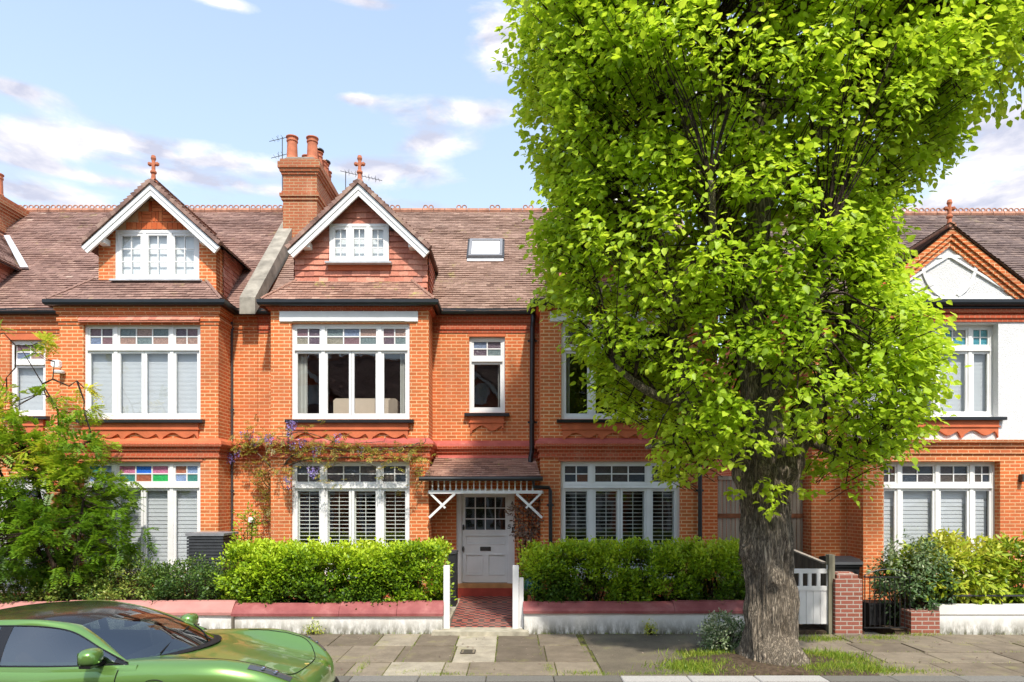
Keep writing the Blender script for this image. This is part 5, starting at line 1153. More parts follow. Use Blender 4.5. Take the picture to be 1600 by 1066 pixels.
# plant trough behind the iron gate, dark box left of the door
b = MB(); b.hexa([(6.72, 12.8, .04), (7.2, 12.8, .04), (7.2, 13.1, .04), (6.72, 13.1, .04), (6.68, 12.76, .42), (7.24, 12.76, .42), (7.24, 13.14, .42), (6.68, 13.14, .42)]); b.box(6.66, 7.26, 12.74, 13.16, .421, .46); tag(b.build('plant_trough', 'black_plastic'), 'dark plastic plant trough behind the bars of the low iron gate', 'planter')
t = thing('storage_box', 'narrow black box standing between the left hedge and the path', 'box', (-1.35, 13.9, .2))
b = MB(); b.bbox(X_(697, 13.9), X_(712, 13.9), 13.9, 14.45, .2, Z_(866, 13.9), .01); b.build('body', 'black_plastic', t); b = MB(); b.bbox(X_(696, 13.9)-.01, X_(713, 13.9), 13.88, 14.47, Z_(866, 13.9)+.001, Z_(863, 13.9), .01); b.build('lid', 'slat_grey', t)
# slatted grey cabinet
t = thing('slatted_cabinet', 'dark grey horizontally slatted cabinet standing before the left bay', 'cabinet', (-6.1, 14, .2))
x0, x1, y0, y1 = X_(291.5, 13.55), X_(348.5, 13.55), 13.55, 14.25; zt = Z_(836, 13.55)
b = MB(); b.box(x0+.03, x1-.03, y0+.03, y1-.03, .2, zt-.03); b.build('carcass', 'black_plastic', t)
b = MB(); z = .24
while z < zt-.05:
    b.box(x0, x1, y0, y0+.028, z, z+.046); b.box(x1-.028, x1, y0+.0281, y1, z, z+.046); b.box(x0, x0+.028, y0+.0281, y1, z, z+.046); z += .062
b.build('slats', 'slat_grey', t)
b = MB(); b.bbox(x0-.02, x1+.02, y0-.02, y1+.02, zt-.02, zt+.035, .006); b.build('top', 'slat_top', t)
t = thing('glazed_ball', 'dark green glazed ball sitting at the left end of the right-hand hedge', 'garden ball', (.36, 12.75, .2))
b = MB(); cx_, cz_ = X_(833, 12.72), Z_(916, 12.72); b.lathe([(0, -.19)]+[(.19*math.cos(a), .19*math.sin(a)) for a in [R(x_) for x_ in range(-80, 81, 10)]]+[(0, .19)], (cx_, 12.72, cz_), 24); b.build('ball', 'green_glaze', t, smooth=True)
b = MB(); b.lathe([(.12, 0), (.10, cz_-.36)], (cx_, 12.72, .2), 14); b.build('foot', 'terracotta', t)
# stopcock cover in the pavement
b = MB(); x0, x1, y0, y1 = -.80, -.58, 10.62, 10.86
b.box(x0, x1, y0, y1, -.03, .003); c = b.build('cover_plate', 'paving_stone'); tag(c, 'small square stopcock cover set in a pale paving slab before the path', 'cover plate')
b = MB()
for (a, c_) in (((x0, y0), (x1, y0)), ((x1, y0), (x1, y1)), ((x1, y1), (x0, y1)), ((x0, y1), (x0, y0))): b.bar((*a, .004), (*c_, .004), .014, .006)
for k in range(5): b.bar((x0+.04, y0+.04+k*.04, .005), (x1-.04, y0+.04+k*.04, .005), .012, .005)
b.build('iron_rim', 'dark_metal', c)

# ------------------------------------------------------------------ the big lime tree
TX, TY = 3.88, 10.15
T = thing('lime_tree', 'huge lime tree in bright green leaf, its furrowed trunk standing in the pavement', 'tree', (TX, TY, 0))
tb = MB(); n = 240; H = 150; zs = [(-.06+3.75*i/(H-1)) for i in range(H)]
def cen(z):
    return (3.93+(-.03-.0*z)+(-.055*z if z < 2.5 else -.1375-.03*(z-2.5)), TY+.02*math.sin(z*1.3))
def rad(z, a):
    r = .322+.11*math.exp(-z/.16)+.04*math.exp(-z/.7)+.12*math.exp(-((z-2.95)/.38)**2)-.12*max(0, z-3.15)/.5
    ca, sa = math.cos(a), math.sin(a)
    root = .22*math.exp(-max(z, 0)/.20)*max(0, noise.noise(Vector((ca*1.7+3, sa*1.7, .4))))*2
    # furrowed bark: thin wandering vertical ridges
    tw_ = .22*noise.noise(Vector((ca*1.5, sa*1.5, z*.7))); aa = a+tw_
    k = noise.noise(Vector((math.cos(aa)*13, math.sin(aa)*13, z*.95))); k2 = noise.noise(Vector((math.cos(aa)*25, math.sin(aa)*25, z*1.6+9)))
    rdg = .022*(1-2*abs(k))+.020*(1-2*abs(k2))
    lump = .07*noise.noise(Vector((ca*1.3, sa*1.3, z*1.5)))+.045*noise.noise(Vector((ca*3.2+5, sa*3.2, z*3.2)))*(1+max(0, z-1.9))
    return r+root+rdg+lump
burls = [(R(200), 1.62, .10, .13), (R(225), 1.42, .07, .09), (R(265), 1.25, .10, .14), (R(275), 2.55, .09, .12), (R(255), 2.8, .08, .1), (R(300), 2.75, .1, .12), (R(180), 2.0, .06, .2), (R(280), .12, .16, .22), (R(240), .1, .10, .2)]
for z in zs:
    cx_, cy_ = cen(z)
    for k in range(n):
        a = 2*math.pi*k/n; r = rad(z, a)
        for (ba, bz, bh, bw) in burls:
            da = (a-ba+math.pi) % (2*math.pi)-math.pi; q_ = ((da*.4)**2+(z-bz)**2)/(bw*bw)
            if q_ < 6: r += bh*math.exp(-q_)*(1-.5*math.exp(-q_*9))*(1+.3*noise.noise(Vector((a*9, z*9, 0))))
        tb.v.append((cx_+r*math.cos(a), cy_+r*math.sin(a), z))
for i in range(H-1):
    for k in range(n): tb.addf((i*n+k, i*n+(k+1) % n, (i+1)*n+(k+1) % n, (i+1)*n+k))
tb.addf([(H-1)*n+k for k in range(n)])
def limb(mb, pts, radii, seed=0, n=14, rough=.12):
    """smooth wobbly branch through the points; returns the samples"""
    P = [Vector(p) for p in pts]; out = []; rr = []
    for i in range(len(P)-1):
        p0, p1, p2, p3 = P[max(i-1, 0)], P[i], P[i+1], P[min(i+2, len(P)-1)]
        m = max(3, int((p2-p1).length/.18))
        for j in range(m):
            t_ = j/m; q_ = .5*((2*p1)+(p2-p0)*t_+(2*p0-5*p1+4*p2-p3)*t_*t_+(3*p1-p0-3*p2+p3)*t_**3)
            q_ = q_+Vector((noise.noise(q_*1.7+Vector((seed, 0, 0))), noise.noise(q_*1.7+Vector((0, seed, 5))), 0))*.06
            out.append(q_); rr.append(radii[i]+(radii[i+1]-radii[i])*t_)
    out.append(P[-1]); rr.append(radii[-1])
    rr = [r*(1+rough*noise.noise(p*4)) for r, p in zip(rr, out)]
    mb.tube(out, rr, n); return out, rr
def tp(x, y, Y): return px(x, y, Y)
limbs = []
L_ = [([tp(1190, 730, 10.15), tp(1125, 690, 10.0), tp(1085, 640, 9.9), tp(1065, 560, 10.1), tp(1050, 450, 10.2), tp(1000, 330, 10.0), tp(950, 200, 9.8)], [.24, .20, .16, .14, .12, .08, .04]),
      ([tp(1195, 710, 10.1), tp(1185, 620, 10.1), tp(1168, 480, 10.05), tp(1185, 330, 10.0), tp(1180, 150, 10.1), tp(1190, -80, 10.2), tp(1200, -300, 10.2)], [.34, .25, .20, .17, .14, .09, .05]),
      ([tp(1215, 720, 10.2), tp(1260, 650, 10.4), tp(1310, 560, 10.6), tp(1345, 430, 10.7), tp(1380, 280, 10.8), tp(1400, 100, 10.8)], [.3, .2, .15, .12, .08, .04]),
      ([tp(1180, 420, 10.1), tp(1110, 300, 10.6), tp(1060, 150, 11), tp(1020, -60, 11.2)], [.17, .13, .09, .04]),
      ([tp(1185, 330, 10.1), tp(1270, 220, 9.9), tp(1360, 110, 9.7), tp(1450, 70, 9.6), tp(1540, 40, 9.6), tp(1700, -20, 9.7)], [.14, .11, .10, .085, .06, .03]),
      ([tp(1185, 560, 10.1), tp(1150, 480, 9.3), tp(1120, 400, 8.7), tp(1110, 280, 8.2)], [.16, .10, .06, .03]),
      ([tp(1190, 640, 10.0), tp(1235, 560, 9.4), tp(1270, 470, 8.9), tp(1290, 380, 8.5)], [.16, .10, .06, .03]),
      ([tp(1185, 600, 10.3), tp(1170, 520, 11.2), tp(1150, 400, 12), tp(1160, 250, 12.3)], [.16, .11, .08, .03]),
      ([tp(1182, 250, 10.0), tp(1140, 170, 9.3), tp(1090, 60, 8.8)], [.12, .08, .03]),
      ([tp(1182, 200, 10.0), tp(1250, 120, 10.6), tp(1300, -20, 11)], [.12, .08, .03]),
      ([tp(1085, 640, 9.9), tp(1010, 610, 9.6), tp(960, 570, 9.4)], [.10, .06, .025]),
      ([tp(1110, 670, 10.0), tp(1050, 690, 9.6), tp(1010, 700, 9.3)], [.08, .05, .02]),
      ([tp(1285, 610, 10.5), tp(1350, 610, 10.3), tp(1430, 600, 10.2)], [.09, .06, .02]),
      ([tp(1250, 680, 10.3), tp(1310, 710, 10.0), tp(1370, 720, 9.8)], [.08, .05, .02])]
for i, (pts, rr) in enumerate(L_):
    limbs.append(limb(tb, pts, rr, i*3.1, 16))
tb.build('trunk', 'lime_bark', T, smooth=True)
# crown envelope: left and right outline (as seen at the trunk's distance) against height; unseen top narrowed to let sun reach the porch
OUTL = [(-420, 1150), (-250, 1040), (-90, 930), (-40, 860), (0, 822), (60, 815), (120, 822), (200, 832), (260, 862), (320, 880), (360, 862), (440, 868), (490, 900), (540, 918), (600, 945), (650, 965), (700, 1000), (740, 1030), (800, 1100)]
OUTR = [(-420, 1400), (-250, 1470), (-80, 1490), (0, 1490), (60, 1490), (120, 1488), (200, 1480), (260, 1450), (320, 1385), (370, 1350), (430, 1355), (490, 1390), (550, 1422), (620, 1424), (680, 1410), (720, 1385), (760, 1340), (800, 1290)]
def interp(tab, y):
    if y <= tab[0][0]: return tab[0][1]
    for (a, c), (d, e) in zip(tab[:-1], tab[1:]):
        if a <= y <= d: return c+(e-c)*(y-a)/(d-a)
    return tab[-1][1]
BOT = [(780, 480), (840, 500), (880, 560), (930, 650), (985, 735), (1050, 755), (1120, 735), (1165, 690), (1225, 685), (1262, 745), (1300, 790), (1350, 775), (1400, 735), (1450, 690), (1500, 560), (1540, 300)]
def crown(p):
    x, y, z = p
    Yr = TY; yy = HY-(z-CH)*F/Yr
    a, c = interp(OUTL, yy), interp(OUTR, yy); xl, xr = (a-800)*Yr/F, (c-800)*Yr/F
    m, hw = (xl+xr)/2, (xr-xl)/2; dw = min(hw*.84, 2.5)
    if z < 4.2: dw = min(dw, 1.1+(z-2.2)*.85)
    if dw <= .1: return None
    u, v = (x-m)/hw, (y-Yr)/dw; ang = math.atan2(v, u)
    q = math.hypot(u, v)/(1+.13*noise.noise(Vector((math.cos(ang)*2.2, math.sin(ang)*2.2, z*1.1)))+.12*noise.noise(Vector((x*1.9, y*1.9, z*1.9+4))))
    if q > 1: return None
    if random.random() > .05+.95*q**2.6: return None
    # underside
    xb = (x-TX)*TY/y+TX if 0 else x
    pxx = 800+x*F/y; pyy = HY-(z-CH)*F/y
    zb = CH+(HY-interp(BOT, 800+x*F/Yr)-18*noise.noise(Vector((x*1.4, y*1.4, 2))))*Yr/F
    if z < zb: return None
    # keep the stem showing through here and there
    if y < Yr and abs(x-3.62) < .22 and 5.0 < z < 6.9 and noise.noise(Vector((x, y, z*1.3))) > -.25: return None
    o = Vector((u/hw, v/dw, .10)).normalized(); return (o.x, o.y, .15+.2*random.random())
fol, TW = blobfoliage(crown, ((-.6, 7.6), (7.2, 13.2), (2.1, 13.2)), 9800, 11, .32, .096, 'heart', 'lime_leaf', T, up=.95, cutoff=-.09, nf=1.45, spread=.13, drop=-.42, seed=5)
def branchspray(p):     # foliage along the limb reaching out at the upper right
    return None
def limbfol(p):
    x, y, z = p; best = None
    for q, r in zip(limbs[4][0], limbs[4][1]):
        if q.x < 5.5: continue
        d = math.sqrt((q.x-x)**2+(q.y-y)**2+((q.z-z)*.8)**2)
        if d < .95 and (best is None or d < best[0]): best = (d, q)
    if best is None: return None
    v = Vector(p)-best[1]; return (v.x, v.y, v.z*.4+.1)
fol2, TW2 = blobfoliage(limbfol, ((5.4, 9.2), (8.4, 10.8), (8.2, 11.2)), 620, 11, .3, .10, 'heart', 'lime_leaf', T, up=.85, cutoff=-.05, nf=1.7, spread=.15, drop=-.6, seed=8)
# epicormic shoots on the bole
sp = []
for (xx, yy, k) in ((1195, 760, 4), (1215, 765, 3), (1202, 775, 3), (1205, 795, 3), (1145, 770, 4), (1260, 765, 4), (1150, 690, 5), (1240, 700, 4)):
    sp = [px(xx+random.uniform(-10, 10), yy+random.uniform(-7, 7), 9.6) for _ in range(k)]
    P_ = np.repeat(np.array(sp), 5, 0); k = len(P_)
    leaves('shoot', P_+rng.normal(0, .05, (k, 3)), np.c_[rng.normal(0, .8, k), -np.abs(rng.normal(.4, .3, k)), rng.normal(-.4, .3, k)], np.c_[rng.normal(0, .4, k), -.4*np.ones(k), .9*np.ones(k)], .10*rng.uniform(.7, 1.2, k), 'heart', 'lime_leaf', T, np.clip(rng.normal(.7, .15, k), 0, 1))
# fine branches from the limbs to the twig tufts
tw = MB(); allp = [(p, r) for l in limbs for p, r in zip(*l)]; PA = np.array([tuple(p) for p, r in allp]); RA = np.array([r for p, r in allp])
allt = np.concatenate([TW, TW2]); 
for i in range(0, len(allt), 2):
    q = allt[i, :3]; d = np.linalg.norm((PA-q)*np.array([1, 1, .7])+np.array([0, 0, .25]), axis=1); j = int(np.argmin(d))
    if i % 6 == 0: # a branch
        a = Vector(PA[j]); c = Vector(q); m = a.lerp(c, .5)+Vector((0, 0, .18)); r0 = min(.03, RA[j]*.5); tw.tube([a, a.lerp(m, .5)+Vector((0, 0, .05)), m, c], [r0, r0*.7, r0*.5, .006], 5, cap=False)
    dn_ = Vector(allt[i, 3:6]).normalized(); c = Vector(q); tw.tube([c-dn_*.25-Vector((0, 0, .08)), c, c+dn_*.28], [.007, .006, .003], 3, cap=False)
tw.build('branches', 'twig_bark', T)

# ------------------------------------------------------------------ hedges and shrubs
def boxin(x0, x1, y0, y1, z0, z1, e=.12, hollow=.35):
    def f(p):
        x, y, z = p; w_ = .05*noise.noise(Vector((x*1.6, y*2, z*2)))+.05*noise.noise(Vector((x*5, y*5, z*5)))
        dx = min(x-x0, x1-x); dy = min(y-y0, y1-y); dz = z1+w_-z; dm = min(dx+w_, dy+w_, dz)
        if dm < 0 or z < z0: return None
        if dm > hollow and random.random() > .25: return None
        o = Vector((0, 0, .25)); 
        if dx == min(dx, dy, dz): o.x = 1 if x1-x < x-x0 else -1
        elif dy <= dz: o.y = 1 if y1-y < y-y0 else -1
        else: o.z = 1
        if z > z1-.25: o.z += .6
        o.z += .3
        return tuple(o)
    return f
def hedge(label, x0, x1, y0, y1, z0, z1, n, m='hedge_leaf', size=.05, per=12, name='hedge', cat='hedge', group=None, shape='oval', cutoff=-.12, nf=2.2, seed=2, tf=None, tw_=.13, stems=10):
    t = thing(name, label, cat, ((x0+x1)/2, (y0+y1)/2, z0), group)
    fol, A = blobfoliage(boxin(x0, x1, y0, y1, z0, z1), ((x0, x1), (y0, y1), (z0, z1+.1)), n, per, tw_, size, shape, m, t, up=.5, cutoff=cutoff, nf=nf, spread=.07, drop=.25, seed=seed, tintf=tf)
    b = MB()
    for i in range(int((x1-x0)*stems)):
        x = random.uniform(x0+.1, x1-.1); y = random.uniform(y0+.15, y1-.1); q = Vector((x, y, z0-.05)); pts = [q]
        for k in range(5): q = q+Vector((random.uniform(-.09, .09), random.uniform(-.06, .06), (z1-z0)/5.5)); pts.append(q)
        b.tube(pts, [.018, .015, .012, .01, .007, .004], 5, cap=False)
    for a in A[::3]: c = Vector(a[:3]); d = Vector(a[3:6]).normalized(); b.tube([c-d*.1, c+d*.12], [.004, .002], 3, cap=False)
    b.build('stems', 'twig_bark', t); return t
hg = 'clipped hedges behind the garden walls'
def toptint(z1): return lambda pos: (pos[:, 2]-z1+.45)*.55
hz1 = Z_(852, 12.7)
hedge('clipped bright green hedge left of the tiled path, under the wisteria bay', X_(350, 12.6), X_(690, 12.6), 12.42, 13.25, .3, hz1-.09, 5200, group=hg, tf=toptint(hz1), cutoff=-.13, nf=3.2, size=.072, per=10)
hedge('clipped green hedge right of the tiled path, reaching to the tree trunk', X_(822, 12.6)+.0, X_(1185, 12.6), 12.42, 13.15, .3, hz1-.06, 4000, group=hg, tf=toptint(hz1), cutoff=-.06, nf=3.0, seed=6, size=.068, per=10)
def ball(cx, cy, cz, rx, ry, rz, z0=.2):
    def f(p):
        v = Vector(((p[0]-cx)/rx, (p[1]-cy)/ry, (p[2]-cz)/rz)); l = v.length; w_ = 1+.22*noise.noise(Vector(p)*2.6)+.1*noise.noise(Vector(p)*6)
        if l > w_ or p[2] < z0: return None
        if l < w_*.6 and random.random() > .3: return None
        return (v.x/rx, v.y/ry, v.z/rz+.3)
    return f, ((cx-rx*1.3, cx+rx*1.3), (cy-ry*1.3, cy+ry*1.3), (max(z0, cz-rz*1.3), cz+rz*1.3))
def shrub(label, c, r, n, m, size, shape='oval', per=10, z0=.15, name='shrub', group=None, drop=0, up=.5, tw_=.14, cutoff=-.25, nf=3, seed=3, cat='shrub'):
    t = thing(name, label, cat, (c[0], c[1], z0), group); f, bd = ball(*c, *r, z0)
    fol, A = blobfoliage(f, bd, n, per, tw_, size, shape, m, t, up=up, cutoff=cutoff, nf=nf, spread=.06, drop=drop, seed=seed)
    b = MB()
    for a in A[::5]:
        q = Vector(a[:3]); s_ = Vector((c[0]+(q.x-c[0])*.25, c[1]+(q.y-c[1])*.25, z0)); m_ = s_.lerp(q, .55)+Vector((0, 0, -.04)); b.tube([s_, m_, q], [.012, .007, .003], 4, cap=False)
    b.build('stems', 'twig_bark', t); return t
sg = 'low shrubs in the left front garden'
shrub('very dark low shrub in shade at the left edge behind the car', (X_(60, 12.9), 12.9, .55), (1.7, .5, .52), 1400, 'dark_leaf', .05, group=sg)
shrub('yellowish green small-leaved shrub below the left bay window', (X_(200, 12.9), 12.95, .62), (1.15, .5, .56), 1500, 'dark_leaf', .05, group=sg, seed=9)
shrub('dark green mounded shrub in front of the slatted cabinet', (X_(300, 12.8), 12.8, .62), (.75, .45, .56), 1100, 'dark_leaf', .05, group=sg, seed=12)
shrub('wispy light green shrub rising beside the slatted cabinet', (X_(386, 13.7), 13.7, 1.2), (.22, .2, .9), 110, 'laurel_leaf', .07, seed=14, cutoff=-.5)
shrub('glossy yellow-green laurel spilling over the white wall at the right', (X_(1490, 12.9), 12.95, 1.0), (1.05, .65, .62), 620, 'laurel_leaf', .145, 'long', per=9, seed=15, drop=-.2)
shrub('yellow-green laurel cut off by the right edge of the picture', (X_(1590, 12.9), 13.0, .95), (.62, .55, .62), 330, 'laurel_leaf', .145, 'long', per=9, seed=18, drop=-.2)
shrub('cream-edged variegated shrub pushing through the iron gate', (X_(1425, 12.75), 12.75, .85), (.62, .55, .75), 520, 'variegated_leaf', .085, 'long', per=9, seed=17, drop=-.3)
shrub('low variegated bush at the foot of the tree trunk', (X_(1135, 10.9), 10.9, .22), (.38, .28, .28), 420, 'variegated_leaf', .045, per=8, z0=-.02, seed=19, tw_=.08)
shrub('dry brown hydrangea-like shrub right of the front door', (X_(823, 14.6), 14.65, 2.0), (.30, .2, .42), 90, 'dead_leaf', .08, per=8, z0=.2, seed=21, cutoff=-.6, nf=4)
# mimosa-like tree at the left with feathery leaves
MT = thing('feathery_tree', 'small feathery-leaved mimosa-like tree in the left front garden', 'tree', (X_(60, 13), 13.0, .2))
lobes = [((-25, 760), (110, 130)), ((70, 700), (75, 60)), ((40, 830), (130, 75)), ((150, 830), (75, 50)), ((60, 770), (120, 80)), ((100, 880), (60, 30)), ((20, 890), (50, 40)), ((140, 750), (50, 26)), ((0, 655), (60, 24)), ((190, 850), (34, 28)),
         ((38, 528), (22, 9)), ((92, 562), (20, 9)), ((125, 600), (26, 9)), ((4, 600), (20, 12)), ((0, 520), (18, 12)), ((62, 618), (30, 8)), ((120, 640), (30, 10)), ((135, 690), (28, 14)), ((60, 540), (12, 6)), ((105, 585), (12, 6))]
def mim(p):
    x, y, z = p; X = 800+x*F/y; Y = HY-(z-CH)*F/y; Yc = 13.0
    X = 800+x*F/Yc; Y = HY-(z-CH)*F/Yc
    for i, ((a, c), (rx, ry)) in enumerate(lobes):
        dy = (y-Yc-.35*math.sin(i*2.1))/(.25+rx/160); q = ((X-a)/rx)**2+((Y-c)/ry)**2+dy*dy
        if q < 1+.5*nz(p, 2.5, 4):
            if q < .35 and random.random() > .6: return None
            return ((X-a)/rx+.4*(random.random()-.3), dy-.3, -(Y-c)/ry*.5+.1)
    return None
twp = []; tries = 0
while len(twp) < 1250 and tries < 200000:
    tries += 1; p = (random.uniform(-12.2, -6.6), random.uniform(11.9, 14.2), random.uniform(.4, 6)); o = mim(p)
    if o and nz(p, 1.8, 2) > -.22: twp.append((*p, *o))
A = np.array(twp); N = len(A); rach = 4; pl = 13
od = unit(A[:, 3:6]+rng.normal(0, .2, (N, 3))); base = np.repeat(A[:, :3], rach, 0); ax = np.repeat(od, rach, 0)+rng.normal(0, .55, (N*rach, 3)); ax[:, 2] -= .15; ax = unit(ax)
sd_ = unit(np.cross(ax, np.array([0, 0, 1.])+rng.normal(0, .3, (N*rach, 3)))); L = rng.uniform(.16, .3, N*rach)
k = np.tile(np.arange(pl), N*rach); R_ = np.repeat(np.arange(N*rach), pl); u = (k//2+.6)/(pl/2+.5); s = np.where(k % 2 == 0, 1., -1.)
pos = base[R_]+ax[R_]*(L[R_]*u)[:, None]; pos[:, 2] -= .05*u*u; tip = ax[R_]*.55+sd_[R_]*s[:, None]; nr = np.cross(ax[R_], sd_[R_]); nr *= np.sign(nr[:, 2:3]+1e-6)
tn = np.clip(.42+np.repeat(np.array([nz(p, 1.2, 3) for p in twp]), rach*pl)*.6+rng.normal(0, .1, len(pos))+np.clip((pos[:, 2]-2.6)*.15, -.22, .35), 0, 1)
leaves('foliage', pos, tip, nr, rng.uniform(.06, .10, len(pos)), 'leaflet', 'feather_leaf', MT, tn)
b = MB(); root = Vector((X_(95, 13), 13.0, .15)); hubs = []
for (a, c, dY) in ((40, 700, .1), (0, 800, .3), (130, 780, -.3), (60, 830, -.3), (90, 640, .2), (-20, 700, 0)):
    e = Vector(px(a, c, 13+dY)); m = root.lerp(e, .5)+Vector((.1, 0, .1)); b.tube([root, root.lerp(m, .5)+Vector((.03, .02, 0)), m, e], [.06, .045, .035, .018], 8, cap=False); hubs += [m.lerp(e, k_/8)+Vector((0, .05*math.sin(k_*2), 0)) for k_ in range(9)]
for (a, c) in ((30, 540), (85, 565), (120, 595), (5, 520), (62, 615), (130, 640), (10, 590), (140, 690)):
    e = Vector(px(a, c, 13)); s0 = min(hubs, key=lambda h_: (h_-e).length+abs(h_.x-e.x)); m = s0.lerp(e, .5)+Vector((.08, 0, -.12)); b.tube([s0, s0.lerp(m, .6), m, e], [.018, .015, .012, .006], 6, cap=False); hubs.append(m); hubs.append(e)
for a in A[::2]:
    q = Vector(a[:3]); h_ = min(hubs, key=lambda h_: (h_-q).length); m = h_.lerp(q, .5)+Vector((0, 0, -.05)); b.tube([h_, m, q], [.009, .006, .003], 4, cap=False)
b.build('trunk', 'twig_bark', MT)
# wisteria
WI = thing('wisteria', 'wisteria with mauve flower clusters trained along the wall between the two storeys', 'climbing plant', (X_(430, 14.9), 15.1, .2))
b = MB(); vy = 14.28
def vx(x, y, Y=vy): return px(x, y, Y)
vines = [([vx(427, 900, 15.0), vx(430, 845, 15.0), vx(438, 800, 15.0), vx(432, 770, 14.95), vx(440, 735, 14.6), vx(455, 712, 14.35), vx(500, 700, 14.3), vx(560, 706, vy), vx(620, 700, vy), vx(655, 692, vy)], .028),
         ([vx(430, 845, 14.98), vx(425, 800, 14.97), vx(436, 760, 14.9), vx(425, 735, 14.8), vx(400, 705, 15.02), vx(375, 695, 15.03), vx(355, 700, 15.03)], .02),
         ([vx(440, 735, 14.7), vx(470, 720, 14.35), vx(520, 716, vy), vx(580, 712, vy), vx(640, 700, vy), vx(665, 690, vy)], .016),
         ([vx(436, 745, 14.8), vx(448, 700, 14.4), vx(452, 680, 14.35), vx(480, 676, 14.3), vx(530, 692, vy), vx(600, 690, vy)], .014),
         ([vx(400, 705, 15.02), vx(412, 690, 15.02), vx(440, 682, 14.4), vx(480, 690, 14.3)], .012), ([vx(460, 715, 14.35), vx(490, 735, vy), vx(540, 722, vy), vx(590, 732, vy), vx(600, 760, vy)], .008),
         ([vx(432, 770, 14.95), vx(412, 755, 15), vx(405, 735, 15.03), vx(415, 710, 15.03)], .012), ([vx(560, 706, vy), vx(600, 700, vy), vx(660, 720, vy), vx(655, 745, vy)], .007), ([vx(440, 735, 14.7), vx(445, 765, 14.4), vx(460, 760, vy)], .007)]
vs = []
for i, (p, r) in enumerate(vines):
    o, rr = limb(b, p, [r*(1-.6*k/(len(p)-1)) for k in range(len(p))], i*2.2, 7, .3); vs += o
for i in range(120):
    q = random.choice(vs); e = q+Vector((random.uniform(-.25, .25), random.uniform(-.12, -.02), random.uniform(-.22, .16))); b.tube([q, q.lerp(e, .5)+Vector((0, 0, .04)), e], [.005, .004, .002], 4, cap=False)
b.build('stem', 'vine_bark', WI)
spots = [(385, 675, 12), (400, 690, 16), (425, 688, 14), (445, 678, 10), (460, 705, 10), (480, 700, 14), (500, 716, 12), (530, 700, 10), (545, 697, 16), (565, 705, 14), (590, 705, 14), (610, 712, 10), (640, 705, 14), (655, 712, 10), (412, 735, 10), (415, 750, 14), (430, 765, 12), (425, 780, 12), (437, 795, 14), (425, 805, 10), (440, 812, 8), (395, 700, 8), (450, 740, 8), (480, 670, 6), (505, 688, 8), (655, 740, 5), (370, 700, 10), (415, 720, 8), (520, 745, 4), (600, 735, 4), (650, 765, 3)]
tws = []
for (x, y, k) in spots:
    Yc = 15.0 if x < 420 or y > 725 and x < 445 else 14.25
    for _ in range(int(k*1.8)): tws.append((*px(x+random.gauss(0, 11), y+random.gauss(0, 7), Yc+random.uniform(-.12, .05)), random.gauss(0, 1), -.5, random.gauss(-.1, .5)))
A = np.array(tws); N = len(A); pl = 9; od = unit(A[:, 3:6]); kk = np.tile(np.arange(pl), N); R_ = np.repeat(np.arange(N), pl); u = (kk//2+.5)/(pl/2); s = np.where(kk % 2 == 0, 1., -1.)
sd_ = unit(np.cross(od, np.array([0, -.4, 1.])+rng.normal(0, .3, (N, 3)))); pos = A[R_, :3]+od[R_]*(.16*u)[:, None]; tip = od[R_]*.5+sd_[R_]*s[:, None]; tip[:, 2] -= .3
leaves('foliage', pos, tip, np.cross(od[R_], sd_[R_]), rng.uniform(.045, .075, len(pos)), 'leaflet', 'wisteria_leaf', WI, rng.random(len(pos)))
fl = []
for (x, y, k) in [(358, 712, 3), (366, 708, 2), (385, 680, 2), (402, 688, 2), (422, 686, 2), (455, 665, 3), (457, 675, 2), (395, 675, 1), (418, 680, 1), (453, 698, 1), (450, 750, 2), (497, 702, 2), (530, 685, 1), (490, 735, 2), (487, 738, 1), (564, 700, 1), (476, 694, 1), (447, 752, 1)]:
    for _ in range(k):
        c = px(x+random.uniform(-5, 5), y+random.uniform(-4, 4), (15.0 if x < 420 else 14.2)-.05)
        for i in range(42):
            h_ = random.random(); r = .055*(1-h_*.7); a = random.random()*6.28; fl.append((c[0]+r*math.cos(a), c[1]+r*math.sin(a), c[2]+.06-h_*.19, math.cos(a), math.sin(a), -.2))
A = np.array(fl); leaves('flowers', A[:, :3], A[:, 3:6]+rng.normal(0, .4, (len(A), 3)), rng.normal(0, 1, (len(A), 3)), rng.uniform(.03, .045, len(A)), 'oval', 'petal', WI)
# grass: tufts in joints, along walls and on the tree pit
G = []
def tuft(x, y, n, sx, sy, h, z=0.0):
    for _ in range(n): G.append((x+random.gauss(0, sx), y+random.gauss(0, sy), z, h*random.uniform(.4, 1.2)))
for (x, y, n, sx, sy, h) in [(X_(1080, 9.9), 9.75, 1500, .27, .16, .10), (X_(1110, 10.4), 10.5, 900, .28, .14, .09), (X_(1120, 9.6), 9.5, 500, .3, .07, .07), (X_(1300, 10.3), 10.2, 2200, .22, .22, .11), (X_(1320, 9.8), 9.6, 1500, .3, .12, .10), (X_(1275, 9.6), 9.5, 600, .15, .1, .09), (X_(1390, 9.7), 9.5, 500, .4, .05, .06),
                             (X_(1280, 11.7), 11.7, 700, .25, .10, .08), (X_(1375, 11.8), 11.8, 420, .2, .08, .07), (X_(1445, 12), 12.05, 160, .25, .04, .07), (X_(1020, 9.5), 9.4, 260, .3, .03, .05), (X_(690, 9.4), 9.38, 160, .15, .03, .05), (X_(760, 9.4), 9.37, 80, .3, .02, .04), (X_(640, 9.5), 9.5, 80, .1, .05, .04), (X_(860, 9.5), 9.6, 140, .03, .2, .05), (X_(915, 9.5), 9.4, 240, .2, .05, .06), (X_(565, 9.7), 9.7, 120, .03, .25, .05)]:
    tuft(x, y, n, sx, sy, h)
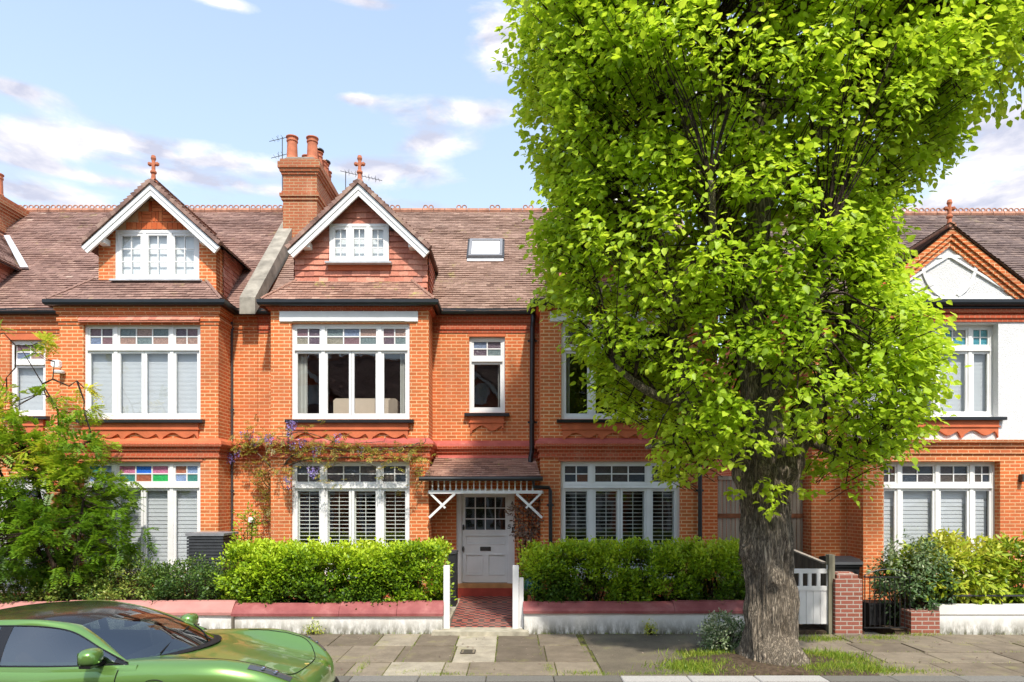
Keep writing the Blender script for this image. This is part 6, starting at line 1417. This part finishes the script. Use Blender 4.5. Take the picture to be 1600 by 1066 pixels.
for _ in range(900):
    r = random.random(); 
    if r < .35: tuft(random.choice([-2.27, -1.62, -.93, -.25, .45, 1.14, 1.24]), random.uniform(9.3, 12.1), 3, .012, .06, .03)
    elif r < .6: tuft(random.uniform(-5, 5), random.choice([12.16, 12.17]), 3, .08, .015, .05)
    elif r < .75: tuft(random.uniform(-3, 10), 9.31, 3, .06, .01, .035)
    else: tuft(random.uniform(4.8, 10), random.choice([10.04, 10.74, 11.44, 12.16]), 3, .1, .012, .04)
A = np.array(G); ok = (A[:, 1] > 9.3)&(A[:, 1] < 12.19)&(np.hypot(A[:, 0]-3.93, A[:, 1]-TY) > .40); A = A[ok]; N = len(A); A[:, 2] = -.01+.07*np.clip(1-np.hypot((A[:, 0]-3.9)/1.3, (A[:, 1]-9.95)/.8), 0, 1)
A_t = np.c_[rng.normal(0, .5, N), rng.normal(0, .5, N), np.ones(N)]
g_ = leaves('grass', A[:, :3], A_t, np.c_[rng.normal(0, 1, N), -np.ones(N), np.zeros(N)], A[:, 3], 'blade', 'grass_blade'); g_['kind'] = 'stuff'; g_['label'] = 'short grass and weeds round the tree foot and in the paving joints'
for i, (x, y, s_, lab) in enumerate([(X_(493, 12.15), 12.12, .10, 'small pale weed growing at the foot of the white wall left of the path'), (X_(1016, 12.15), 12.12, .08, 'small green weed growing from the stained white wall under the right hedge')]):
    shrub(lab, (x, y, .08), (.13 if i == 0 else .06, .05, .10), 45, 'laurel_leaf', .035, per=6, z0=-.01, name='wall_weed', cat='weed', tw_=.05, cutoff=-1)
# twigs and dead leaves on the paving
K = 420; pos = np.c_[rng.uniform(-4, 9, K), rng.uniform(9.35, 12.15, K), np.full(K, .004)]; pos[:150, 1] = rng.uniform(11.95, 12.15, 150)
l_ = leaves('leaf_litter', pos, np.c_[rng.normal(0, 1, K), rng.normal(0, 1, K), rng.normal(0, .1, K)], np.c_[rng.normal(0, .25, K), rng.normal(0, .25, K), np.ones(K)], rng.uniform(.015, .05, K), 'oval', 'dead_leaf'); l_['kind'] = 'stuff'
b = MB(); b.bbox(X_(1278, 9.9)-.12, X_(1278, 9.9)+.14, 9.75, 9.84, -.02, .05, .01); tag(b.build('stone_fragment', 'granite'), 'broken bit of stone edging lying in the grass right of the trunk', 'stone')
# ------------------------------------------------------------------ the green car
NX, CY = X_(521, 7.4)-.09, 7.4      # nose position, centre line; car faces +X
CAR = thing('parked_car', 'metallic green four-door sports saloon with a black glass roof parked at the left', 'car', (NX-2.5, CY, -.12))
GZ = -.12
def lin(tab, s):
    """smooth interpolation through a table"""
    if s <= tab[0][0]: return tab[0][1]
    if s >= tab[-1][0]: return tab[-1][1]
    for i in range(len(tab)-1):
        if tab[i][0] <= s <= tab[i+1][0]:
            x0, y0 = tab[i]; x1, y1 = tab[i+1]; h = x1-x0
            m0 = (y1-tab[i-1][1])/(x1-tab[i-1][0]) if i > 0 else (y1-y0)/h
            m1 = (tab[i+2][1]-y0)/(tab[i+2][0]-x0) if i+2 < len(tab) else (y1-y0)/h
            t = (s-x0)/h; return (2*t**3-3*t*t+1)*y0+(t**3-2*t*t+t)*h*m0+(-2*t**3+3*t*t)*y1+(t**3-t*t)*h*m1
ZC = [(0, .60), (.03, .66), (.10, .705), (.25, .745), (.5, .798), (.9, .880), (1.25, .952), (1.7, 1.0), (2.5, 1.0), (3.6, 1.02), (4.2, 1.09), (4.6, 1.09), (4.85, 1.06), (4.93, .98), (4.96, .85)]
ZF = [(0, .56), (.03, .62), (.10, .69), (.25, .795), (.45, .885), (.75, .955), (1.05, .965), (1.4, .965), (1.8, .955), (2.5, .945), (3.2, .965), (3.9, 1.02), (4.4, 1.02), (4.8, .97), (4.96, .82)]
WD = [(0, .40), (.02, .52), (.06, .63), (.15, .75), (.3, .85), (.55, .935), (.9, .985), (1.4, .965), (2.0, .95), (2.8, .955), (3.4, .975), (3.95, 1.0), (4.4, .975), (4.75, .89), (4.9, .76), (4.96, .60)]
def bodypt(s, t):
    w_, zc, zf = lin(WD, s), lin(ZC, s), lin(ZF, s)
    k = [(0, zc), (.22*w_, zc-.003), (.45*w_, zc-.018), (.62*w_, (zc*.45+zf*.55)-.022), (.76*w_, zf+.0), (.86*w_, zf-.008), (.94*w_, zf-.055), (.985*w_, zf-.15), (.985*w_, zf-.27), (1.0*w_, zf-.38), (.99*w_, .40), (.97*w_, .28), (.90*w_, .20), (.5*w_, .17)]
    if s < .2:
        f_ = 1-s/.2; k = [(y, z if z > .45 else .45-(.45-z)*(1-.35*f_)) for y, z in k]
    u = t*(len(k)-1); i = min(int(u), len(k)-2); f = u-i
    p = [k[max(i-1, 0)] if i else (-k[1][0], k[1][1]), k[i], k[i+1], k[min(i+2, len(k)-1)]]
    q = [.5*((2*p[1][d])+(p[2][d]-p[0][d])*f+(2*p[0][d]-5*p[1][d]+4*p[2][d]-p[3][d])*f*f+(-p[0][d]+3*p[1][d]-3*p[2][d]+p[3][d])*f**3) for d in (0, 1)]
    return q
def car(s, y, z): return (NX-s, CY-y, z+GZ)      # y>0 is the side facing the camera
b = MB(); S_ = [0, .005, .012, .02, .035, .05, .07, .09, .12, .15, .19]+[.19+.04*i for i in range(1, 117)]+[4.86, 4.89, 4.92, 4.94, 4.96]; NT_ = 66
wc = [(.93, .355), (3.83, .37)]
grid = []
for s in S_:
    row = []
    for j in range(2*NT_-1):
        t = abs(j-(NT_-1))/(NT_-1); sg = 1 if j >= NT_-1 else -1; y, z = bodypt(s, t); row.append(len(b.v)); b.v.append(car(s, sg*y, z))
    grid.append(row)
for i in range(len(S_)-1):
    s = (S_[i]+S_[i+1])/2
    for j in range(2*NT_-2):
        q = [grid[i][j], grid[i][j+1], grid[i+1][j+1], grid[i+1][j]]
        c = sum((Vector(b.v[k]) for k in q), Vector())/4; y = abs(CY-c.y); z = c.z-GZ
        if 1.30+.42*(y/.80)**2+.06 < s < 4.15 and y < .80 and z > .8: continue
        if z < .74 and y > .5 and any((s-a)**2+(z-.355)**2 < (r+.03)**2 for a, r in wc): continue
        b.addf(q)
b.addf(list(reversed(grid[0]))); b.addf(grid[-1])
body = b.build('body', 'car_paint', CAR, smooth=True)
# greenhouse
def WBp(a): y = .77*a; return Vector((1.26+.44*a*a, y, .968-.035*a*a))
def WTp(a): y = .565*a; return Vector((2.12+.16*a*a, y, 1.315-.055*a*a))
RWD = [(2.1, .56), (2.5, .60), (3.0, .615), (3.6, .585), (4.1, .52), (4.5, .46)]
RZC = [(2.12, 1.315), (2.4, 1.358), (2.9, 1.38), (3.4, 1.345), (3.9, 1.24), (4.3, 1.13), (4.5, 1.08)]
def roofp(u, a): # u 0..1 front to back, a -1..1
    f = WTp(abs(a)); s = f.x+(4.5-f.x)*u; w_ = lin(RWD, s); sg = a; z = lin(RZC, max(2.12, s-.0))-.055*a*a
    if u == 0: return Vector((f.x, .565*a, f.z))
    k = min(1, u*6); y = (w_*k+.565*(1-k))*a; return Vector((s, y, z*k+(f.z+(lin(RZC, s)-lin(RZC, f.x)))*(1-k)))
def patch(fn, nu, nv, m, name, parent=CAR, smooth=True, thick=0):
    q = MB(); ids = [[None]*(nv+1) for _ in range(nu+1)]
    for i in range(nu+1):
        for j in range(nv+1):
            p = fn(i/nu, j/nv); ids[i][j] = len(q.v); q.v.append(car(p[0], p[1], p[2]))
    for i in range(nu):
        for j in range(nv): q.addf((ids[i][j], ids[i+1][j], ids[i+1][j+1], ids[i][j+1]))
    return q.build(name, m, parent, smooth=smooth)
def wind(u, v):
    a = v*2-1; A, B_ = WBp(abs(a)), WTp(abs(a)); p = A.lerp(B_, u); p.z += .035*math.sin(math.pi*u)*(1-.3*a*a); p.y = math.copysign(p.y, a) if a else 0; return p
patch(wind, 14, 30, 'car_glass', 'windscreen')
patch(lambda u, v: roofp(u*.70, v*2-1), 30, 24, 'car_black', 'roof_panel')
patch(lambda u, v: roofp(.715+u*.285, v*2-1), 12, 24, 'car_glass', 'rear_window')
INN = lambda u: None
def inner(u, sg):   # inner edge of pillar and roof rail, from the windscreen base to the tail
    if u < .25: 
        k = u/.25; p = wind(k, 1.0)
    else: p = roofp((u-.25)/.75, 1.0)
    return Vector((p[0], p[1]*1, p[2]))
OUTT = [(0, (1.66, .845, .945)), (.10, (1.92, .80, 1.06)), (.25, (2.36, .665, 1.225)), (.45, (2.95, .70, 1.275)), (.65, (3.5, .685, 1.225)), (.85, (4.05, .66, 1.08)), (1, (4.45, .66, 1.0))]
def outer(u):
    return Vector((lin([(a, p[0]) for a, p in OUTT], u), lin([(a, p[1]) for a, p in OUTT], u), lin([(a, p[2]) for a, p in OUTT], u)))
BELT = lambda s: Vector((s, lin([(1.66, .87), (2.5, .885), (3.4, .89), (4.1, .80), (4.45, .70)], s), lin([(1.66, .935), (2.5, .925), (3.4, .945), (4.1, .99), (4.45, 1.0)], s)))
for sg in (1, -1):
    def rail(u, v, sg=sg):
        A, B_ = inner(u, 1), outer(u); p = A.lerp(B_, v); p.z += .022*math.sin(math.pi*v); p.y += .012*math.sin(math.pi*v); return Vector((p.x, p.y*sg, p.z))
    patch(rail, 60, 6, 'car_paint', 'roof_rail')
    def sidewin(u, v, sg=sg, a=0.0, c=1.0):
        uu = a+(c-a)*u; O = outer(uu); B_ = BELT(O.x); p = O.lerp(B_, v); p.y += .02*math.sin(math.pi*v); return Vector((p.x, p.y*sg, p.z))
    patch(lambda u, v: sidewin(u, v, a=.045, c=.42), 24, 8, 'car_glass', 'side_window')
    patch(lambda u, v: sidewin(u, v, a=.46, c=.74), 18, 8, 'car_glass', 'side_window')
    patch(lambda u, v: sidewin(u, v, a=.42, c=.46)+Vector((0, .003*sg, 0)), 3, 6, 'car_black', 'door_pillar')
    patch(lambda u, v: sidewin(u, v, a=0, c=.045), 3, 6, 'car_black', 'window_corner')
    patch(lambda u, v: sidewin(u, v, a=.74, c=1.0), 14, 8, 'car_paint', 'rear_pillar')
    q = MB(); pts = [Vector((outer(u/40*.74).x, outer(u/40*.74).y*sg, outer(u/40*.74).z)) for u in range(41)]; q.tube([car(p.x, p.y*1.002, p.z+.001) for p in pts], .008, 6); q.build('window_trim', 'car_black', CAR, smooth=True)
    q = MB(); pts = []; 
    for i in range(36): s = 1.64+2.45*i/35; p = BELT(s); pts.append(car(s, (p.y+.004)*sg, p.z-.004))
    q.tube(pts, .011, 6); q.build('window_trim', 'car_black', CAR, smooth=True)
    # shelf from the belt line to the shoulder
    def shelf(u, v, sg=sg):
        s = 1.55+2.75*u; A = BELT(max(1.66, s)); A.x = s; w_ = lin(WD, s); zf = lin(ZF, s); Bp = Vector((s, .955*w_, zf-.075)); p = A.lerp(Bp, v); p.z += .018*math.sin(math.pi*v); return Vector((p.x, p.y*sg, p.z+.002))
    patch(shelf, 50, 5, 'car_paint', 'body_shoulder')
# cowl, wipers, interior
def cowl(u, v):
    a = v*2-1; A = WBp(abs(a)); A.y = math.copysign(A.y, a) if a else 0; return Vector((A.x-.10*u+.02, A.y, A.z+.006-.012*u))
patch(cowl, 3, 24, 'car_seam', 'scuttle')
for (ya, yb_, u) in ((.55, -.12, .05), (-.05, -.62, .06)):
    q = MB(); p0, p1 = wind(.02, .5+ya/1.54), wind(.30 if ya > 0 else .22, .5+(yb_)/1.54); pm = p0.lerp(p1, .5); pm.z += .02
    q.tube([car(p.x, p.y, p.z+.02) for p in (p0, pm, p1)], .008, 5); q.build('wiper', 'car_seam', CAR)
q = MB(); 
def cbox(mb, s0, s1, y0, y1, z0, z1): mb.box(NX-s1, NX-s0, CY-y1, CY-y0, z0+GZ, z1+GZ)
cbox(q, 1.35, 4.2, -.78, .78, .30, .36); cbox(q, 1.42, 1.95, -.78, .78, .60, .90); cbox(q, 3.3, 4.2, -.78, .78, .37, .85)
for sg in (1, -1): cbox(q, 1.6, 4.1, min(sg*.80, sg*.84), max(sg*.80, sg*.84), .36, .91)
q.build('cabin_trim', 'car_trim', CAR)
for yy in (.38, -.38):
    q = MB()
    for (s0, z0, s1, z1, w_) in ((2.25, .55, 2.75, .52, .26), (2.75, .55, 3.0, 1.02, .25), (3.0, 1.04, 3.05, 1.18, .13)):
        q.bar(car(s0, yy, z0), car(s1, yy, z1), w_*2, .12, (0, 0, 1) if z1-z0 < .1 else (1, 0, 0))
    q.build('front_seat', 'tan_leather', CAR)
q = MB(); pts = [car(1.98+.06*math.sin(a), -.38+.18*math.cos(a), .93+.17*math.sin(a)) for a in [k*math.pi/10 for k in range(21)]]; q.tube(pts, .014, 6); q.build('steering_wheel', 'car_trim', CAR)
q = MB(); p = wind(.80, .5); q.box(*sorted((NX-p.x-.16, NX-p.x-.12)), CY-.12, CY+.12, p.z+GZ-.11, p.z+GZ-.04); q.build('rear_view_mirror', 'car_trim', CAR)
# seams on the body surface
def surf(s, t, sg=1, o=.003): y, z = bodypt(s, t); return car(s, (y+o)*sg, z+o)
def seam(pts, name='panel_gap', r=.005): q = MB(); q.tube(pts, r, 5); return q.build(name, 'car_seam', CAR)
tb_ = lambda y, s: next((t/200 for t in range(200) if bodypt(s, t/200)[0] > y), .5)
for sg in (1, -1):
    seam([surf(.13+.10*(1-(k/20))**0*0+s_, tb_(y_, s_+.13), sg) for k in range(1) for s_, y_ in [(.06-.06*math.cos(0), .02), (.0, .1)]]) if 0 else None
    pts = []
    for k in range(30): u = k/29; s = .17+.95*u**2; y_ = .60*math.sin(min(1, u*1.7)*math.pi/2)+.14*u; pts.append(surf(s, tb_(min(y_, lin(WD, s)*.8), s), sg))
    seam(pts, 'bonnet_gap')
    for s in (1.72, 2.86): seam([surf(s+.03*math.sin(k/20*3), .47+.43*k/20, sg) for k in range(21)], 'door_gap')
pts = [surf(.17, 0, 1)]; 
# headlights
for sg in (1, -1):
    def hl(u, v, sg=sg):
        s = .16+.36*u; tc_ = .36+.02*u; t = tc_+(v-.5)*(.10-.03*u); y, z = bodypt(s, t); return Vector((s, (y+.006)*sg, z+.006*math.sin(math.pi*u)*math.sin(math.pi*v)+.004))
    L_h = patch(hl, 14, 10, 'lamp_glass', 'headlight')
    for k in range(4):
        u, v = .35+.3*(k % 2), .3+.4*(k//2); p = hl(u, v); q = MB(); q.lathe([(0, 0), (.02, .0), (.022, .008), (.012, .012), (0, .012)], car(p.x, p.y, p.z+.002), 8); q.build('lamp_module', 'chrome', L_h)
    # door mirror
    q = MB(); n_ = 16; m_ = 12; C0 = Vector((1.94, (.985)*sg, 1.035)); ids = []
    for i in range(m_+1):
        ph = -math.pi/2+math.pi*i/m_
        for k in range(n_):
            a = 2*math.pi*k/n_; cx, cy, cz = math.cos(ph)*math.cos(a), math.cos(ph)*math.sin(a), math.sin(ph)
            f = lambda v, e: math.copysign(abs(v)**e, v); x_ = f(cx, .75)*.085; x_ = min(x_, .055) if x_ > 0 else x_*1.1
            q.v.append(car(C0.x+x_, C0.y+f(cy, .7)*.125, C0.z+f(cz, .75)*.08+.0))
    for i in range(m_):
        for k in range(n_): q.addf((i*n_+k, i*n_+(k+1) % n_, (i+1)*n_+(k+1) % n_, (i+1)*n_+k))
    mr = q.build('door_mirror', 'car_paint', CAR, smooth=True)
    q = MB(); q.bar(car(1.94, .83*sg, .93), car(1.93, .97*sg, .965), .10, .03); q.bar(car(1.92, .86*sg, .962), car(1.92, 1.10*sg, .962), .11, .022); q.build('mirror_arm', 'car_black', mr)
    q = MB(); q.hexa([car(1.996, (.985-.10)*sg, .975), car(1.998, (.985-.10)*sg, .975), car(1.998, (.985+.10)*sg, .975), car(1.996, (.985+.10)*sg, .975), car(1.996, (.985-.10)*sg, 1.09), car(1.998, (.985-.10)*sg, 1.09), car(1.998, (.985+.10)*sg, 1.09), car(1.996, (.985+.10)*sg, 1.09)]); q.build('mirror_glass', 'chrome', mr)
    for s in (2.55, 3.55):
        y0_ = lin(WD, s); q = MB(); q.bbox(NX-s-.11, NX-s+.11, *sorted((CY-sg*(y0_-.03), CY-sg*(y0_+.008))), .755+GZ, .79+GZ, .014); q.build('door_handle', 'car_paint', CAR)
    for (ws_, r) in ((.93, .345), (3.83, .355)):
        q = MB(); yo_ = .955; w2 = .24; pr = [(r*.70, 0), (r*.93, .0), (r, .04), (r, w2-.04), (r*.93, w2), (r*.70, w2)]
        nn = 40; b0_ = 0
        for (rr_, o) in pr:
            for k in range(nn): a = 2*math.pi*k/nn; q.v.append(car(ws_+rr_*math.cos(a), sg*(yo_-o), .355+rr_*math.sin(a)))
        for i in range(len(pr)-1):
            for k in range(nn): q.addf((i*nn+k, i*nn+(k+1) % nn, (i+1)*nn+(k+1) % nn, (i+1)*nn+k))
        wh = q.build('wheel', 'rubber', CAR, smooth=True)
        q = MB()
        for k in range(10): a = 2*math.pi*k/10; q.bar(car(ws_+.04*math.cos(a), sg*(yo_-.03), .355+.04*math.sin(a)), car(ws_+r*.70*math.cos(a), sg*(yo_-.01), .355+r*.70*math.sin(a)), .03, .035, (0, 1, 0))
        q.tube([car(ws_+r*.71*math.cos(a), sg*(yo_-.012), .355+r*.71*math.sin(a)) for a in [2*math.pi*k/40 for k in range(41)]], .016, 6)
        q.build('rim', 'alloy', wh)
        q = MB(); q.tube([car(ws_, sg*(yo_-.10), .355), car(ws_, sg*(yo_-.13), .355)], r*.68, 30); q.build('brake_disc', 'dark_metal', wh)
    q = MB(); cc = [car(1.35+.075*math.cos(a)*1.3, sg*(lin(WD, 1.35)*.99+.006), .77+.045*math.sin(a)) for a in [2*math.pi*k/24 for k in range(25)]]; q.tube(cc, .004, 4); q.build('charging_flap', 'car_seam', CAR)
# wheel-arch linings, bumper intake, tail light
q = MB(); cbox(q, .5, 1.4, -.70, .70, .25, .68); cbox(q, 3.4, 4.3, -.70, .70, .25, .72); q.build('wheel_arch_lining', 'car_seam', CAR)
q = MB(); pts = [car(-.008+.10*(k/10)**2*0+lin([(0, -.006), (.4, -.004), (.6, .07), (.75, .16)], abs(k/10*.72)), k/10*.72, .40) for k in range(-10, 11)]; q.tube(pts, .045, 8); q.build('bumper_intake', 'car_seam', CAR)
q = MB(); pts = [car(4.965-.09*abs(k/10)**3, k/10*.80*.9, .90) for k in range(-10, 11)]; q.tube(pts, .02, 6); q.build('tail_light', 'step_red', CAR)
q = MB(); y_, z_ = bodypt(.20, 0); q.prism([(NX-.20+.022*math.cos(a)*1.25, CY+.02*math.sin(a)) for a in [2*math.pi*k/14 for k in range(14)]], z_+GZ, z_+GZ+.006, 'z'); q.build('bonnet_badge', 'gold', CAR)
S.render.engine = 'CYCLES'
S.cycles.max_bounces = 8; S.cycles.transparent_max_bounces = 16; S.cycles.diffuse_bounces = 3
